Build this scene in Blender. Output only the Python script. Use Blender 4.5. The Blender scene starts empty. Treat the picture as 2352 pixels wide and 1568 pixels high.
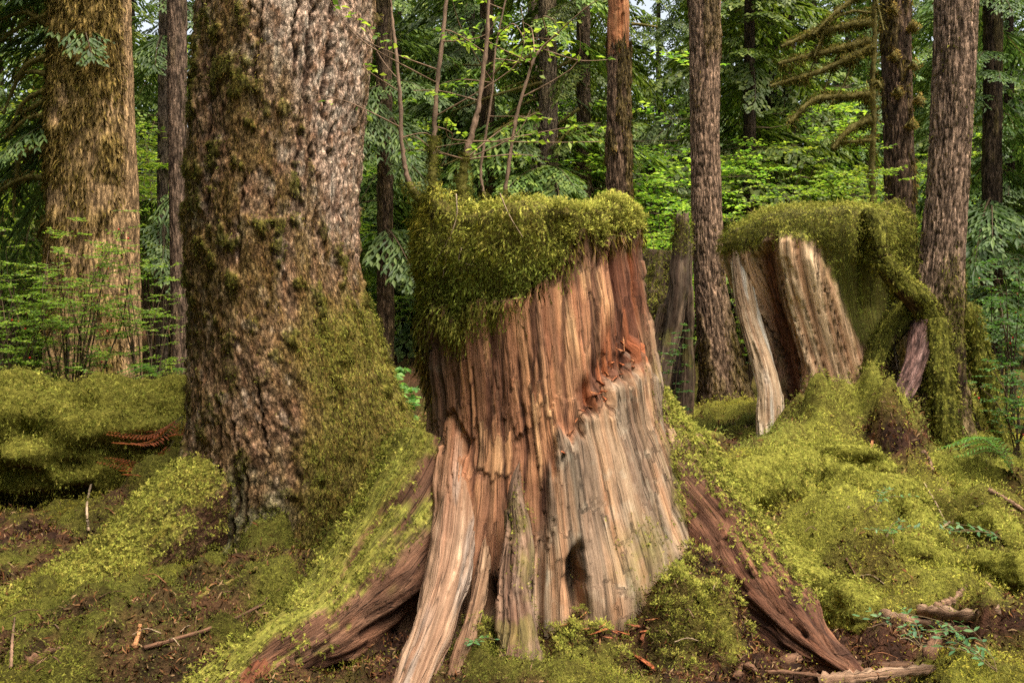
import bpy, math, random
import numpy as np
from mathutils import Vector

# ------------------------------------------------------------------ camera, sky, sun, exposure
SC = bpy.context.scene
COL = SC.collection
FPX, U0, V0, CAMH = 2286.7, 1176.0, 660.0, 1.7      # photograph measured at 2352 px width

cam = bpy.data.cameras.new('camera')
cam.sensor_width = 36.0
cam.lens = 35.0
cam.shift_y = -(784 - V0) / 2352.0
cam.clip_start = 0.05
cam.clip_end = 600
camo = bpy.data.objects.new('camera', cam)
camo.location = (0, 0, CAMH)
camo.rotation_euler = (math.radians(90), 0, 0)
COL.objects.link(camo)
SC.camera = camo

TOSUN = Vector((0.33, -0.30, 1.0)).normalized()
world = bpy.data.worlds.new('World')
SC.world = world
world.use_nodes = True
wn = world.node_tree
bg = wn.nodes['Background']
sky = wn.nodes.new('ShaderNodeTexSky')
sky.sky_type = 'NISHITA'
sky.sun_disc = False
sky.sun_elevation = math.asin(TOSUN.z)
sky.sun_rotation = math.atan2(TOSUN.x, TOSUN.y)
sky.air_density = 1.0
sky.dust_density = 1.0
sky.ozone_density = 0.6
hsv = wn.nodes.new('ShaderNodeHueSaturation')          # thin bright overcast: the sky is nearly white
hsv.inputs['Saturation'].default_value = 0.35
wn.links.new(sky.outputs[0], hsv.inputs['Color'])
wn.links.new(hsv.outputs[0], bg.inputs[0])
bg.inputs[1].default_value = 0.09

sun = bpy.data.lights.new('sun', 'SUN')
sun.energy = 3.7
sun.angle = math.radians(38)
sun.color = (1.0, 0.90, 0.76)
suno = bpy.data.objects.new('sun', sun)
suno.rotation_euler = TOSUN.to_track_quat('Z', 'Y').to_euler()
suno.location = (4, -5, 12)
COL.objects.link(suno)

SC.view_settings.view_transform = 'Standard'
SC.view_settings.look = 'None'
SC.view_settings.exposure = 1.42
SC.view_settings.gamma = 1.0
SC.view_settings.use_curve_mapping = False
SC.render.engine = 'CYCLES'
SC.cycles.max_bounces = 4
SC.cycles.diffuse_bounces = 3
SC.cycles.transmission_bounces = 3
SC.cycles.glossy_bounces = 1
SC.cycles.use_adaptive_sampling = True
SC.cycles.adaptive_threshold = 0.02
SC.cycles.use_denoising = False

RNG = np.random.default_rng(7)

# ------------------------------------------------------------------ numeric helpers
def W(u, v, Y):
    return np.array([(u - U0) * Y / FPX, Y, CAMH - (v - V0) * Y / FPX])

def proj(P):
    P = np.asarray(P)
    Y = np.maximum(P[..., 1], 0.1)
    return U0 + FPX * P[..., 0] / Y, V0 - FPX * (P[..., 2] - CAMH) / Y

def lin(r, g, b):
    c = np.array([r, g, b]) / 255.0
    return np.where(c <= 0.04045, c / 12.92, ((c + 0.055) / 1.055) ** 2.4)

def sstep(a, b, x):
    t = np.clip((x - a) / (b - a), 0, 1)
    return t * t * (3 - 2 * t)

def _hash(ix, iy, iz, seed):
    h = (ix.astype(np.uint32) * np.uint32(374761393)) ^ (iy.astype(np.uint32) * np.uint32(668265263)) ^ (iz.astype(np.uint32) * np.uint32(2246822519)) ^ np.uint32((seed * 3266489917) & 0xffffffff)
    h = (h ^ (h >> np.uint32(15))) * np.uint32(2246822519)
    h = (h ^ (h >> np.uint32(13))) * np.uint32(3266489917)
    h = h ^ (h >> np.uint32(16))
    return h.astype(np.float64) / 4294967295.0 * 2 - 1

def vn(x, y, z, seed=0):
    """value noise in -1..1 on arrays"""
    x, y, z = np.broadcast_arrays(np.asarray(x, float), np.asarray(y, float), np.asarray(z, float))
    fx, fy, fz = np.floor(x), np.floor(y), np.floor(z)
    ix, iy, iz = fx.astype(np.int64), fy.astype(np.int64), fz.astype(np.int64)
    tx, ty, tz = x - fx, y - fy, z - fz
    tx = tx * tx * tx * (tx * (tx * 6 - 15) + 10); ty = ty * ty * ty * (ty * (ty * 6 - 15) + 10); tz = tz * tz * tz * (tz * (tz * 6 - 15) + 10)
    r = 0
    for dx in (0, 1):
        for dy in (0, 1):
            for dz in (0, 1):
                w = (tx if dx else 1 - tx) * (ty if dy else 1 - ty) * (tz if dz else 1 - tz)
                r = r + w * _hash(ix + dx, iy + dy, iz + dz, seed)
    return r

def fbm(x, y, z, seed=0, octv=4, gain=0.5):
    r, a, f, t = 0, 1.0, 1.0, 0
    for o in range(octv):
        r = r + a * vn(np.asarray(x) * f, np.asarray(y) * f, np.asarray(z) * f, seed + o * 17)
        t += a; a *= gain; f *= 2.03
    return r / t * 1.4

def polydist(u, v, poly):
    """signed distance (positive inside) to a polygon"""
    sh = u.shape
    u = u.ravel(); v = v.ravel()
    p = np.array(poly, float); q = np.roll(p, -1, 0)
    ins = np.zeros(u.shape, bool); d2 = np.full(u.shape, 1e18)
    for (x0, y0), (x1, y1) in zip(p, q):
        c = (y0 > v) != (y1 > v)
        with np.errstate(divide='ignore', invalid='ignore'):
            xi = (x1 - x0) * (v - y0) / ((y1 - y0) if y1 != y0 else 1e-9) + x0
        ins ^= c & (u < xi)
        dx, dy = x1 - x0, y1 - y0
        t = np.clip(((u - x0) * dx + (v - y0) * dy) / (dx * dx + dy * dy + 1e-9), 0, 1)
        d2 = np.minimum(d2, (u - x0 - t * dx) ** 2 + (v - y0 - t * dy) ** 2)
    d = np.sqrt(d2)
    return np.where(ins, d, -d).reshape(sh)

def nrm(a):
    return a / np.maximum(np.linalg.norm(a, axis=-1, keepdims=True), 1e-9)

def mixc(c0, c1, t):
    return c0 + (c1 - c0) * t[..., None]

def grid_normals(P, wrap):
    if wrap:
        dj = np.roll(P, -1, 1) - np.roll(P, 1, 1)
    else:
        dj = np.gradient(P, axis=1)
    di = np.gradient(P, axis=0)
    return nrm(np.cross(dj, di))

def grid_faces(ni, nj, wrap):
    i = np.arange(ni - 1)[:, None]
    if wrap:
        j = np.arange(nj)[None]; j2 = (j + 1) % nj
    else:
        j = np.arange(nj - 1)[None]; j2 = j + 1
    return np.stack([i * nj + j, i * nj + j2, (i + 1) * nj + j2, (i + 1) * nj + j], -1).reshape(-1, 4)

# ------------------------------------------------------------------ meshes and objects
def mk_mesh(name, V, quads=None, tris=None, col=None, grain=None, smooth=True, vnorm=None):
    V = np.asarray(V, np.float32).reshape(-1, 3)
    me = bpy.data.meshes.new(name)
    loops, starts, n = [], [], 0
    if quads is not None and len(quads):
        loops.append(np.asarray(quads, np.int32).ravel()); starts.append(np.arange(len(quads)) * 4); n = len(quads) * 4
    if tris is not None and len(tris):
        loops.append(np.asarray(tris, np.int32).ravel()); starts.append(n + np.arange(len(tris)) * 3)
    L = np.concatenate(loops).astype(np.int32); S = np.concatenate(starts).astype(np.int32)
    me.vertices.add(len(V)); me.vertices.foreach_set('co', V.ravel())
    me.loops.add(len(L)); me.loops.foreach_set('vertex_index', L)
    me.polygons.add(len(S)); me.polygons.foreach_set('loop_start', S)
    me.update(calc_edges=True)
    if smooth:
        me.polygons.foreach_set('use_smooth', np.ones(len(S), bool))
    if col is not None:
        c = np.ones((len(V), 4), np.float32); c[:, :3] = np.asarray(col, np.float32).reshape(-1, 3)
        a = me.attributes.new('col', 'FLOAT_COLOR', 'POINT'); a.data.foreach_set('color', c.ravel())
    if grain is not None:
        a = me.attributes.new('grain', 'FLOAT_VECTOR', 'POINT'); a.data.foreach_set('vector', np.asarray(grain, np.float32).ravel())
    if vnorm is None:
        me.validate()
    else:
        me.polygons.foreach_set('use_smooth', np.ones(len(S), bool))
        me.normals_split_custom_set_from_vertices(np.asarray(vnorm, np.float32))
    return me

def obj(name, me, mat=None, parent=None, kind=None):
    o = bpy.data.objects.new(name, me)
    COL.objects.link(o)
    if mat is not None and not me.materials:
        me.materials.append(mat)
    if parent is not None:
        o.parent = parent
    if kind:
        o['kind'] = kind
    return o

def tag(o, label, cat, group=None, kind=None):
    o['label'] = label; o['category'] = cat
    if group: o['group'] = group
    if kind: o['kind'] = kind
    return o

def thing(name, label, cat, group=None, kind=None, loc=(0, 0, 0)):
    o = bpy.data.objects.new(name, None); COL.objects.link(o)
    o.empty_display_size = 0.2
    o.location = loc
    return tag(o, label, cat, group, kind)

# ------------------------------------------------------------------ materials
def new_mat(name):
    m = bpy.data.materials.new(name); m.use_nodes = True
    nt = m.node_tree; nt.nodes.clear()
    out = nt.nodes.new('ShaderNodeOutputMaterial')
    return m, nt, out

def ramp(nt, fac, lo, hi, a, b):
    n = nt.nodes.new('ShaderNodeMapRange'); n.inputs[1].default_value = lo; n.inputs[2].default_value = hi
    n.inputs[3].default_value = a; n.inputs[4].default_value = b
    nt.links.new(fac, n.inputs[0]); return n.outputs[0]

def mat_solid(name, s1, s2, bump=0.4, dist=0.01, var=0.35, rough=0.85, gloss=0.25, split=None, flake=None, warm=0.0):
    """wood / bark / soil: vertex colour times stretched noises along the grain, with thin splits or flakes, bumped"""
    m, nt, out = new_mat(name)
    N, L = nt.nodes, nt.links
    at = N.new('ShaderNodeAttribute'); at.attribute_name = 'col'
    gr = N.new('ShaderNodeAttribute'); gr.attribute_name = 'grain'
    def mp(s):
        q = N.new('ShaderNodeMapping'); q.inputs['Scale'].default_value = s
        L.new(gr.outputs['Vector'], q.inputs[0]); return q.outputs[0]
    def noise(s, det, rg=0.65, dis=0.0):
        nz = N.new('ShaderNodeTexNoise'); nz.inputs['Scale'].default_value = 1.0; nz.inputs['Detail'].default_value = det
        nz.inputs['Roughness'].default_value = rg; nz.inputs['Distortion'].default_value = dis * .0
        L.new(mp(s), nz.inputs['Vector']); return nz.outputs['Fac']
    def mth(op, x, y):
        q = N.new('ShaderNodeMath'); q.operation = op
        for k, t in ((0, x), (1, y)):
            if isinstance(t, (int, float)): q.inputs[k].default_value = t
            else: L.new(t, q.inputs[k])
        return q.outputs[0]
    n1, n2 = noise(s1, 8, 0.68, 0.3), noise(s2, 5)
    add = mth('ADD', n1, n2)
    val = mth('MULTIPLY', ramp(nt, n1, 0.32, 0.68, 1 - var * .75, 1 + var * .75), ramp(nt, n2, 0.32, 0.68, 1 - var * .5, 1 + var * .5))
    hgt = add
    if split:
        sn = noise(split, 3, 0.5, 0.6)
        ab = mth('ABSOLUTE', mth('SUBTRACT', sn, 0.5), 0)
        line = ramp(nt, ab, 0.0, 0.018, 0.42, 1.0)
        val = mth('MULTIPLY', val, line); hgt = mth('ADD', hgt, mth('MULTIPLY', line, 0.5))
    if flake:
        for sc, wt in ((flake, 1.0), (tuple(x * 2.3 for x in flake), .6)):
            vo = N.new('ShaderNodeTexVoronoi'); vo.inputs['Scale'].default_value = 1.0
            wv = N.new('ShaderNodeVectorMath'); wv.operation = 'ADD'
            nz = N.new('ShaderNodeTexNoise'); nz.inputs['Scale'].default_value = 1.0; nz.inputs['Detail'].default_value = 3
            L.new(mp(sc), nz.inputs['Vector']); L.new(mp(sc), wv.inputs[0]); L.new(nz.outputs['Color'], wv.inputs[1])
            L.new(wv.outputs[0], vo.inputs['Vector'])
            sp = N.new('ShaderNodeSeparateColor'); L.new(vo.outputs['Color'], sp.inputs[0])
            val = mth('MULTIPLY', val, ramp(nt, sp.outputs[0], 0, 1, 1 - .42 * wt, 1 + .42 * wt))
            val = mth('MULTIPLY', val, ramp(nt, vo.outputs['Distance'], .42, .72, 1.0, 1 - .6 * wt))
            hgt = mth('ADD', hgt, mth('MULTIPLY', sp.outputs[1], .35 * wt))
            hgt = mth('SUBTRACT', hgt, mth('MULTIPLY', vo.outputs['Distance'], .5 * wt))
    mul = N.new('ShaderNodeVectorMath'); mul.operation = 'SCALE'
    L.new(at.outputs['Color'], mul.inputs[0]); L.new(val, mul.inputs['Scale'])
    cc = mul.outputs[0]
    if warm:
        wn_ = noise(tuple(x * .45 for x in s1), 5, .6)
        mx = N.new('ShaderNodeMix'); mx.data_type = 'RGBA'; mx.blend_type = 'MULTIPLY'; mx.inputs[0].default_value = 1.0
        cr = N.new('ShaderNodeValToRGB'); cr.color_ramp.elements[0].position = .35; cr.color_ramp.elements[1].position = .66
        cr.color_ramp.elements[0].color = (1 - .25 * warm, 1 - .5 * warm, 1 - .6 * warm, 1); cr.color_ramp.elements[1].color = (1 + .12 * warm, 1 + .2 * warm, 1 + .2 * warm, 1)
        L.new(wn_, cr.inputs[0]); L.new(cc, mx.inputs[6]); L.new(cr.outputs[0], mx.inputs[7]); cc = mx.outputs[2]
    bs = N.new('ShaderNodeBsdfPrincipled')
    L.new(cc, bs.inputs['Base Color'])
    bs.inputs['Roughness'].default_value = rough
    bs.inputs['Specular IOR Level'].default_value = gloss
    bp = N.new('ShaderNodeBump'); bp.inputs['Strength'].default_value = bump; bp.inputs['Distance'].default_value = dist
    L.new(hgt, bp.inputs['Height']); L.new(bp.outputs[0], bs.inputs['Normal'])
    L.new(bs.outputs[0], out.inputs[0])
    return m

def mat_leaf(name, trans=0.4, rough=0.55, objvar=0.0, spec=0.3, tmul=(1.25, 1.35, 0.7)):
    m, nt, out = new_mat(name)
    N, L = nt.nodes, nt.links
    at = N.new('ShaderNodeAttribute'); at.attribute_name = 'col'
    colr = at.outputs['Color']
    if objvar:
        oi = N.new('ShaderNodeObjectInfo')
        hs = N.new('ShaderNodeHueSaturation')
        L.new(ramp(nt, oi.outputs['Random'], 0, 1, 0.5 - 0.03 * objvar, 0.5 + 0.02 * objvar), hs.inputs['Hue'])
        L.new(ramp(nt, oi.outputs['Random'], 0, 1, 1 - 0.3 * objvar, 1 + 0.3 * objvar), hs.inputs['Value'])
        L.new(colr, hs.inputs['Color']); colr = hs.outputs[0]
    bs = N.new('ShaderNodeBsdfPrincipled'); bs.inputs['Roughness'].default_value = rough
    bs.inputs['Specular IOR Level'].default_value = spec
    L.new(colr, bs.inputs['Base Color'])
    tr = N.new('ShaderNodeBsdfTranslucent')
    br = N.new('ShaderNodeVectorMath'); br.operation = 'MULTIPLY'; br.inputs[1].default_value = tmul
    L.new(colr, br.inputs[0]); L.new(br.outputs[0], tr.inputs[0])
    mx = N.new('ShaderNodeMixShader'); mx.inputs[0].default_value = trans
    L.new(bs.outputs[0], mx.inputs[1]); L.new(tr.outputs[0], mx.inputs[2]); L.new(mx.outputs[0], out.inputs[0])
    return m

M_WOOD = mat_solid('weathered_wood', (42, 42, 1.6), (120, 120, 5), bump=1.0, dist=0.012, var=0.55, split=(15, 15, 0.8), warm=.45)
M_BARK = mat_solid('fissured_bark', (40, 40, 16), (140, 140, 90), bump=1.0, dist=0.011, var=0.5, rough=0.95, gloss=0.08, flake=(58, 58, 26), warm=.5)
M_FARBARK = mat_solid('ridged_bark', (36, 36, 6), (120, 120, 40), bump=1.0, dist=0.02, var=0.6, rough=0.9, gloss=0.12, flake=(34, 34, 7))
M_SOIL = mat_solid('forest_soil', (30, 30, 30), (95, 95, 95), bump=1.0, dist=0.03, var=0.75, rough=0.95, gloss=0.1)
M_MOSSBED = mat_solid('moss_bed', (26, 26, 26), (85, 85, 85), bump=1.0, dist=0.03, var=0.7, rough=0.95, gloss=0.05)
M_MOSS = mat_leaf('moss', trans=0.22, rough=0.9, spec=0.05, tmul=(1.1, 1.08, .8))
M_LEAF = mat_leaf('green_leaf', trans=0.45, rough=0.45)
M_NEEDLE = mat_leaf('conifer_needles', trans=0.3, rough=0.55, objvar=0.6)
M_FARLEAF = mat_leaf('broad_leaf', trans=0.5, rough=0.5, objvar=0.8)
M_TWIG = mat_solid('twig_bark', (60, 60, 20), (160, 160, 60), bump=0.4, dist=0.004, var=0.35)
M_BERRY = mat_leaf('red_berry', trans=0.1, rough=0.25, spec=0.5)

# ------------------------------------------------------------------ moss strands
GREENS = np.array([lin(154, 154, 66), lin(172, 170, 78), lin(138, 143, 58), lin(164, 154, 74), lin(124, 128, 54)])
OLIVE = np.array([lin(138, 114, 56), lin(122, 98, 52), lin(148, 126, 62), lin(112, 102, 40), lin(106, 86, 46)])
TAN = np.array([lin(172, 146, 78), lin(152, 126, 66), lin(186, 160, 92), lin(140, 124, 58), lin(126, 104, 56)])

def strands(P, N, L, Wd, rng, out=0.5, droop=0.5, rnd=0.6, pal=GREENS, tipgain=1.3, tint=None):
    """thin drooping threads: two segments each, dark stem to light tip"""
    n = len(P)
    L = np.broadcast_to(L, (n,)) * rng.uniform(0.6, 1.4, n); Wd = np.broadcast_to(Wd, (n,)) * rng.uniform(0.6, 1.4, n)
    out = np.broadcast_to(out, (n,)); droop = np.broadcast_to(droop, (n,))
    dn = np.array([0, 0, -1.0])
    r = rng.normal(0, 1, (n, 3)) * rnd
    d0 = nrm(N * out[:, None] + dn * droop[:, None] * 0.6 + r)
    d1 = nrm(d0 + dn * droop[:, None] + rng.normal(0, 0.25, (n, 3)))
    w = nrm(np.cross(d0, rng.normal(0, 1, (n, 3)))) * Wd[:, None]
    p0 = P - N * 0.004
    p1 = p0 + d0 * (L * 0.5)[:, None]
    p2 = p1 + d1 * (L * 0.5)[:, None]
    V = np.stack([p0 - w * .5, p0 + w * .5, p1 + w, p1 - w, p2], 1).reshape(-1, 3)
    b = np.arange(n)[:, None] * 5
    Q = b + np.array([[0, 1, 2, 3]]); T = b + np.array([[3, 2, 4]])
    base = pal[rng.integers(0, len(pal), n)] * rng.uniform(0.75, 1.2, (n, 1))
    if tint is not None:
        base = base * tint
    C = np.stack([base * .55, base * .55, base * .9, base * .9, base * tipgain], 1).reshape(-1, 3)
    return V, Q, T, C, np.repeat(nrm(N * .8 + d0 * .2 + rng.normal(0, .25, (n, 3))), 5, 0)

SEEN = nrm(np.array([0, -.8, .6]))
def fronds(P, N, L, Wd, rng, out=0.5, droop=0.5, rnd=0.6, pal=GREENS, tipgain=1.3, tint=None, tuft=0.02, tf=24.0, pairs=2):
    """feather moss: a bent stem carrying two pairs of side barbs and a tip, gathered in tufts"""
    n = len(P)
    def hh(Q):
        return np.clip(1 - np.abs(vn(Q[:, 0] * tf, Q[:, 1] * tf, Q[:, 2] * tf * .8, 991)) * 1.3 + .35 * vn(Q[:, 0] * tf * 2.3, Q[:, 1] * tf * 2.3, Q[:, 2] * tf * 2, 992), .22, 1.2)
    h = hh(P)
    t1 = nrm(np.cross(N, np.array([.3, .9, .31]))); t2 = np.cross(N, t1); ep = .12 / tf
    tu_ = np.broadcast_to(tuft, (n,))
    soft = nrm(N - t1 * ((hh(P + t1 * ep) - h) / ep * tu_)[:, None] - t2 * ((hh(P + t2 * ep) - h) / ep * tu_)[:, None])
    P = P + N * (tu_ * h)[:, None]
    L = np.broadcast_to(L, (n,)) * rng.uniform(0.6, 1.4, n) * (.75 + .4 * h); Wd = np.broadcast_to(Wd, (n,)) * rng.uniform(0.6, 1.4, n) * .8
    out = np.broadcast_to(out, (n,)); droop = np.broadcast_to(droop, (n,))
    dn = np.array([0, 0, -1.0])
    d0 = nrm(N * out[:, None] + dn * droop[:, None] * 0.5 + rng.normal(0, 1, (n, 3)) * rnd)
    d1 = nrm(d0 + dn * droop[:, None] * 1.1 + rng.normal(0, 0.3, (n, 3)))
    w = nrm(np.cross(d0, N + rng.normal(0, .3, (n, 3))))
    p0 = P - N * 0.003
    base = pal[rng.integers(0, len(pal), n)] * rng.uniform(0.82, 1.14, (n, 1)) * (.66 + .36 * h)[:, None]
    if tint is not None:
        base = base * tint
    V, C, T = [], [], []
    for k, (t, wf, g) in enumerate(((.28, .85, .7), (.62, 1.0, .95)) if pairs == 2 else ((.5, 1.0, .9),)):
        a = p0 + d0 * (L * min(t, .5))[:, None] + d1 * (L * max(t - .5, 0))[:, None]
        dd = d0 if t < .5 else d1
        a2 = a + dd * (L * .2)[:, None]
        fw = dd * (L * .28)[:, None]
        sg = rng.normal(0, .35, (n, 1)) * N * Wd[:, None]
        V += [a, a2, a + fw + w * (Wd * wf)[:, None] + sg, a + fw - w * (Wd * wf)[:, None] - sg]
        C += [base * g * .6, base * g * .8, base * g * tipgain, base * g * tipgain]
        T += [[4 * k, 4 * k + 1, 4 * k + 2], [4 * k, 4 * k + 3, 4 * k + 1]]
    tip = p0 + d0 * (L * .5)[:, None] + d1 * (L * .55)[:, None]
    ww = w * (Wd * .35)[:, None]
    V += [a + ww, a - ww, tip]; C += [base, base, base * tipgain * 1.1]; T += [[len(V) - 3, len(V) - 2, len(V) - 1]]; nv = len(V)
    V = np.stack(V, 1).reshape(-1, 3); C = np.stack(C, 1).reshape(-1, 3)
    T = (np.arange(n)[:, None, None] * nv + np.array(T)[None]).reshape(-1, 3)
    fn = np.cross(V[T[:, 1]] - V[T[:, 0]], V[T[:, 2]] - V[T[:, 0]])
    bad = fn @ SEEN < 0
    T[bad] = T[bad][:, ::-1]
    NV = np.repeat(nrm(soft + .25 * d1 + rng.normal(0, .22, (n, 3))), nv, 0)
    return V, None, T, C, NV

def pompoms(acc, C, N, R, rng, nf=90, pal=GREENS, gain=1.25, tint=1.0):
    """round moss cushions: fronds radiating from each centre"""
    C = np.asarray(C); n = len(C)
    R = np.broadcast_to(R, (n,)) * rng.uniform(.6, 1.3, n)
    d = nrm(rng.normal(0, 1, (n, nf, 3)) + N[:, None] * .9)
    P = C[:, None] + d * (R[:, None, None] * rng.uniform(.45, .8, (n, nf, 1)))
    g = np.repeat(rng.uniform(.85, 1.15, n), nf)[:, None] * tint
    acc.add(*fronds(P.reshape(-1, 3), d.reshape(-1, 3), np.repeat(R, nf) * .75, np.repeat(R, nf) * .17, rng, 1.0, .12, .28, pal, gain, g * np.ones((n * nf, 3)), 0.0, 20, 2))

class Acc:
    """collects several strand / leaf batches into one mesh"""
    def __init__(s): s.V, s.Q, s.T, s.C, s.NV, s.n = [], [], [], [], [], 0
    def add(s, V, Q, T, C, NV=None):
        if len(V) == 0: return
        if NV is not None: s.NV.append(NV)
        s.V.append(V); s.C.append(C)
        if Q is not None and len(Q): s.Q.append(Q + s.n)
        if T is not None and len(T): s.T.append(T + s.n)
        s.n += len(V)
    def mesh(s, name, smooth=False, grain=False):
        V = np.concatenate(s.V)
        return mk_mesh(name, V, np.concatenate(s.Q) if s.Q else None, np.concatenate(s.T) if s.T else None, np.concatenate(s.C), grain=V if grain else None, smooth=smooth, vnorm=np.concatenate(s.NV) if s.NV and len(s.NV) == len(s.V) else None)

def sample_grid(P, N, dens, rng, wrap, fields=()):
    """random points on a grid surface, dens = points per m2 at each vertex"""
    ni, nj = P.shape[:2]
    j2 = (np.arange(nj) + 1) % nj if wrap else np.arange(1, nj)
    j1 = np.arange(nj) if wrap else np.arange(nj - 1)
    A, B, Cc, D = P[:-1][:, j1], P[:-1][:, j2], P[1:][:, j2], P[1:][:, j1]
    area = 0.5 * np.linalg.norm(np.cross(Cc - A, D - B), axis=-1)
    dq = 0.25 * (dens[:-1][:, j1] + dens[:-1][:, j2] + dens[1:][:, j2] + dens[1:][:, j1])
    lam = (area * dq).ravel()
    cnt = rng.poisson(lam)
    idx = np.repeat(np.arange(len(lam)), cnt)
    i, j = idx // len(j1), idx % len(j1)
    a, b = rng.random(len(idx)), rng.random(len(idx))
    def bil(X):
        w = lambda t: t.reshape(t.shape + (1,) * (X.ndim - 2))
        return w((1 - a) * (1 - b)) * X[i, j1[j]] + w((1 - a) * b) * X[i, j2[j]] + w(a * b) * X[i + 1, j2[j]] + w(a * (1 - b)) * X[i + 1, j1[j]]
    return (bil(P), nrm(bil(N))) + tuple(bil(f) for f in fields)

# ------------------------------------------------------------------ tubes, planks, branches
def spline(pts, n):
    pts = np.asarray(pts, float)
    k = len(pts)
    if k == 2:
        t = np.linspace(0, 1, n)[:, None]; return pts[0] * (1 - t) + pts[1] * t
    p = np.concatenate([[2 * pts[0] - pts[1]], pts, [2 * pts[-1] - pts[-2]]])
    t = np.linspace(0, k - 1 - 1e-6, n); i = t.astype(int); f = (t - i)[:, None]
    a, b, c, d = p[i], p[i + 1], p[i + 2], p[i + 3]
    return 0.5 * (2 * b + (c - a) * f + (2 * a - 5 * b + 4 * c - d) * f ** 2 + (3 * b - a - 3 * c + d) * f ** 3)

def tube_grid(path, n_along, n_around, side=None, pinch=True):
    """path rows: x y z half-width half-depth. returns grid P, theta, s and frame"""
    S = spline(path, n_along)
    c = S[:, :3]; a = np.maximum(S[:, 3], 0.001); b = np.maximum(S[:, 4] if S.shape[1] > 4 else S[:, 3], 0.001)
    t = nrm(np.gradient(c, axis=0))
    if side is None:
        up = np.array([0, 0, 1.0]); side_v = np.cross(t, up)
        bad = np.linalg.norm(side_v, axis=1) < 0.2
        side_v[bad] = np.array([1.0, 0, 0])
        x = nrm(side_v - t * np.sum(side_v * t, 1, keepdims=True))
    else:
        x = np.broadcast_to(np.asarray(side, float), t.shape); x = nrm(x - t * np.sum(x * t, 1, keepdims=True))
    y = np.cross(x, t)
    th = np.linspace(0, 2 * math.pi, n_around, endpoint=False)
    s = np.concatenate([[0], np.cumsum(np.linalg.norm(np.diff(c, axis=0), axis=1))])
    P = c[:, None] + x[:, None] * (a[:, None] * np.cos(th))[..., None] + y[:, None] * (b[:, None] * np.sin(th))[..., None]
    return P, th, s, a

def slabs(T, S, Rm, n, seed, t_rng, s_rng, wmin=.02, wmax=.10, lmin=.12, lmax=.8, amp=.018, wrap=False):
    """overlapping split slabs on a surface: radial offset, gap mask and tone per slab; T angle, S length along the grain"""
    rg = np.random.default_rng(seed)
    O = np.zeros_like(T); G = np.zeros_like(T); K = np.zeros_like(T)
    tj = .05 * vn(T * 34, 0, 0, seed) + .03 * vn(T * 90, 0, 0, seed + 1)
    Sr = S[:, 0]
    for _ in range(n):
        t0, s0 = rg.uniform(*t_rng), rg.uniform(*s_rng); ln = rg.uniform(lmin, lmax); w = rg.uniform(wmin, wmax)
        r1, r2, r3, r4, r5, r6, r7 = rg.uniform(-1, 1), rg.uniform(0, .6), rg.uniform(.4, 1.5), rg.uniform(.4, 1.5), rg.uniform(-amp, amp), rg.uniform(-.5, .5), rg.uniform(-1, 1)
        a, b = np.searchsorted(Sr, s0 - .15), np.searchsorted(Sr, s0 + ln + .15)
        if b <= a: continue
        sl = slice(a, b); u = (S[sl] - s0) / ln
        d = T[sl] - t0 - .012 * vn(Sr[sl] * 1.5, t0 * 9, 0, seed + 2)[:, None]
        if wrap: d = (d + math.pi) % (2 * math.pi) - math.pi
        d = d * Rm + .010 * u * r1 * w / .05
        hw = w * .5 * (1 - r2 * np.clip(u, 0, 1))
        ins = (np.abs(d) < hw) & (S[sl] > s0 + tj[sl] * r3) & (S[sl] < s0 + ln + tj[sl] * r4)
        O[sl] = np.where(ins, r5 + r6 * amp * (u - .5), O[sl])
        K[sl] = np.where(ins, r7, K[sl])
        edge = (np.abs(np.abs(d) - hw) < .0035) & (u > -.05) & (u < 1.05)
        G[sl] = np.where(edge, 1.0, np.where(ins, 0, G[sl]))
    return O, G, K

def simple_tube(acc, pts, r0, r1, n_along=6, n_around=5, col=(0.1, 0.07, 0.05), wob=0.0, rng=RNG):
    pts = np.asarray(pts, float)
    k = len(pts)
    path = np.concatenate([pts, np.linspace(r0, r1, k)[:, None]], 1)
    P, th, s, a = tube_grid(path, n_along, n_around)
    if wob:
        P = P + rng.normal(0, wob, (n_along, 1, 3))
    V = P.reshape(-1, 3); Q = grid_faces(n_along, n_around, True)
    acc.add(V, Q, None, np.broadcast_to(np.asarray(col), V.shape) * rng.uniform(0.8, 1.2, (len(V), 1)))

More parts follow.
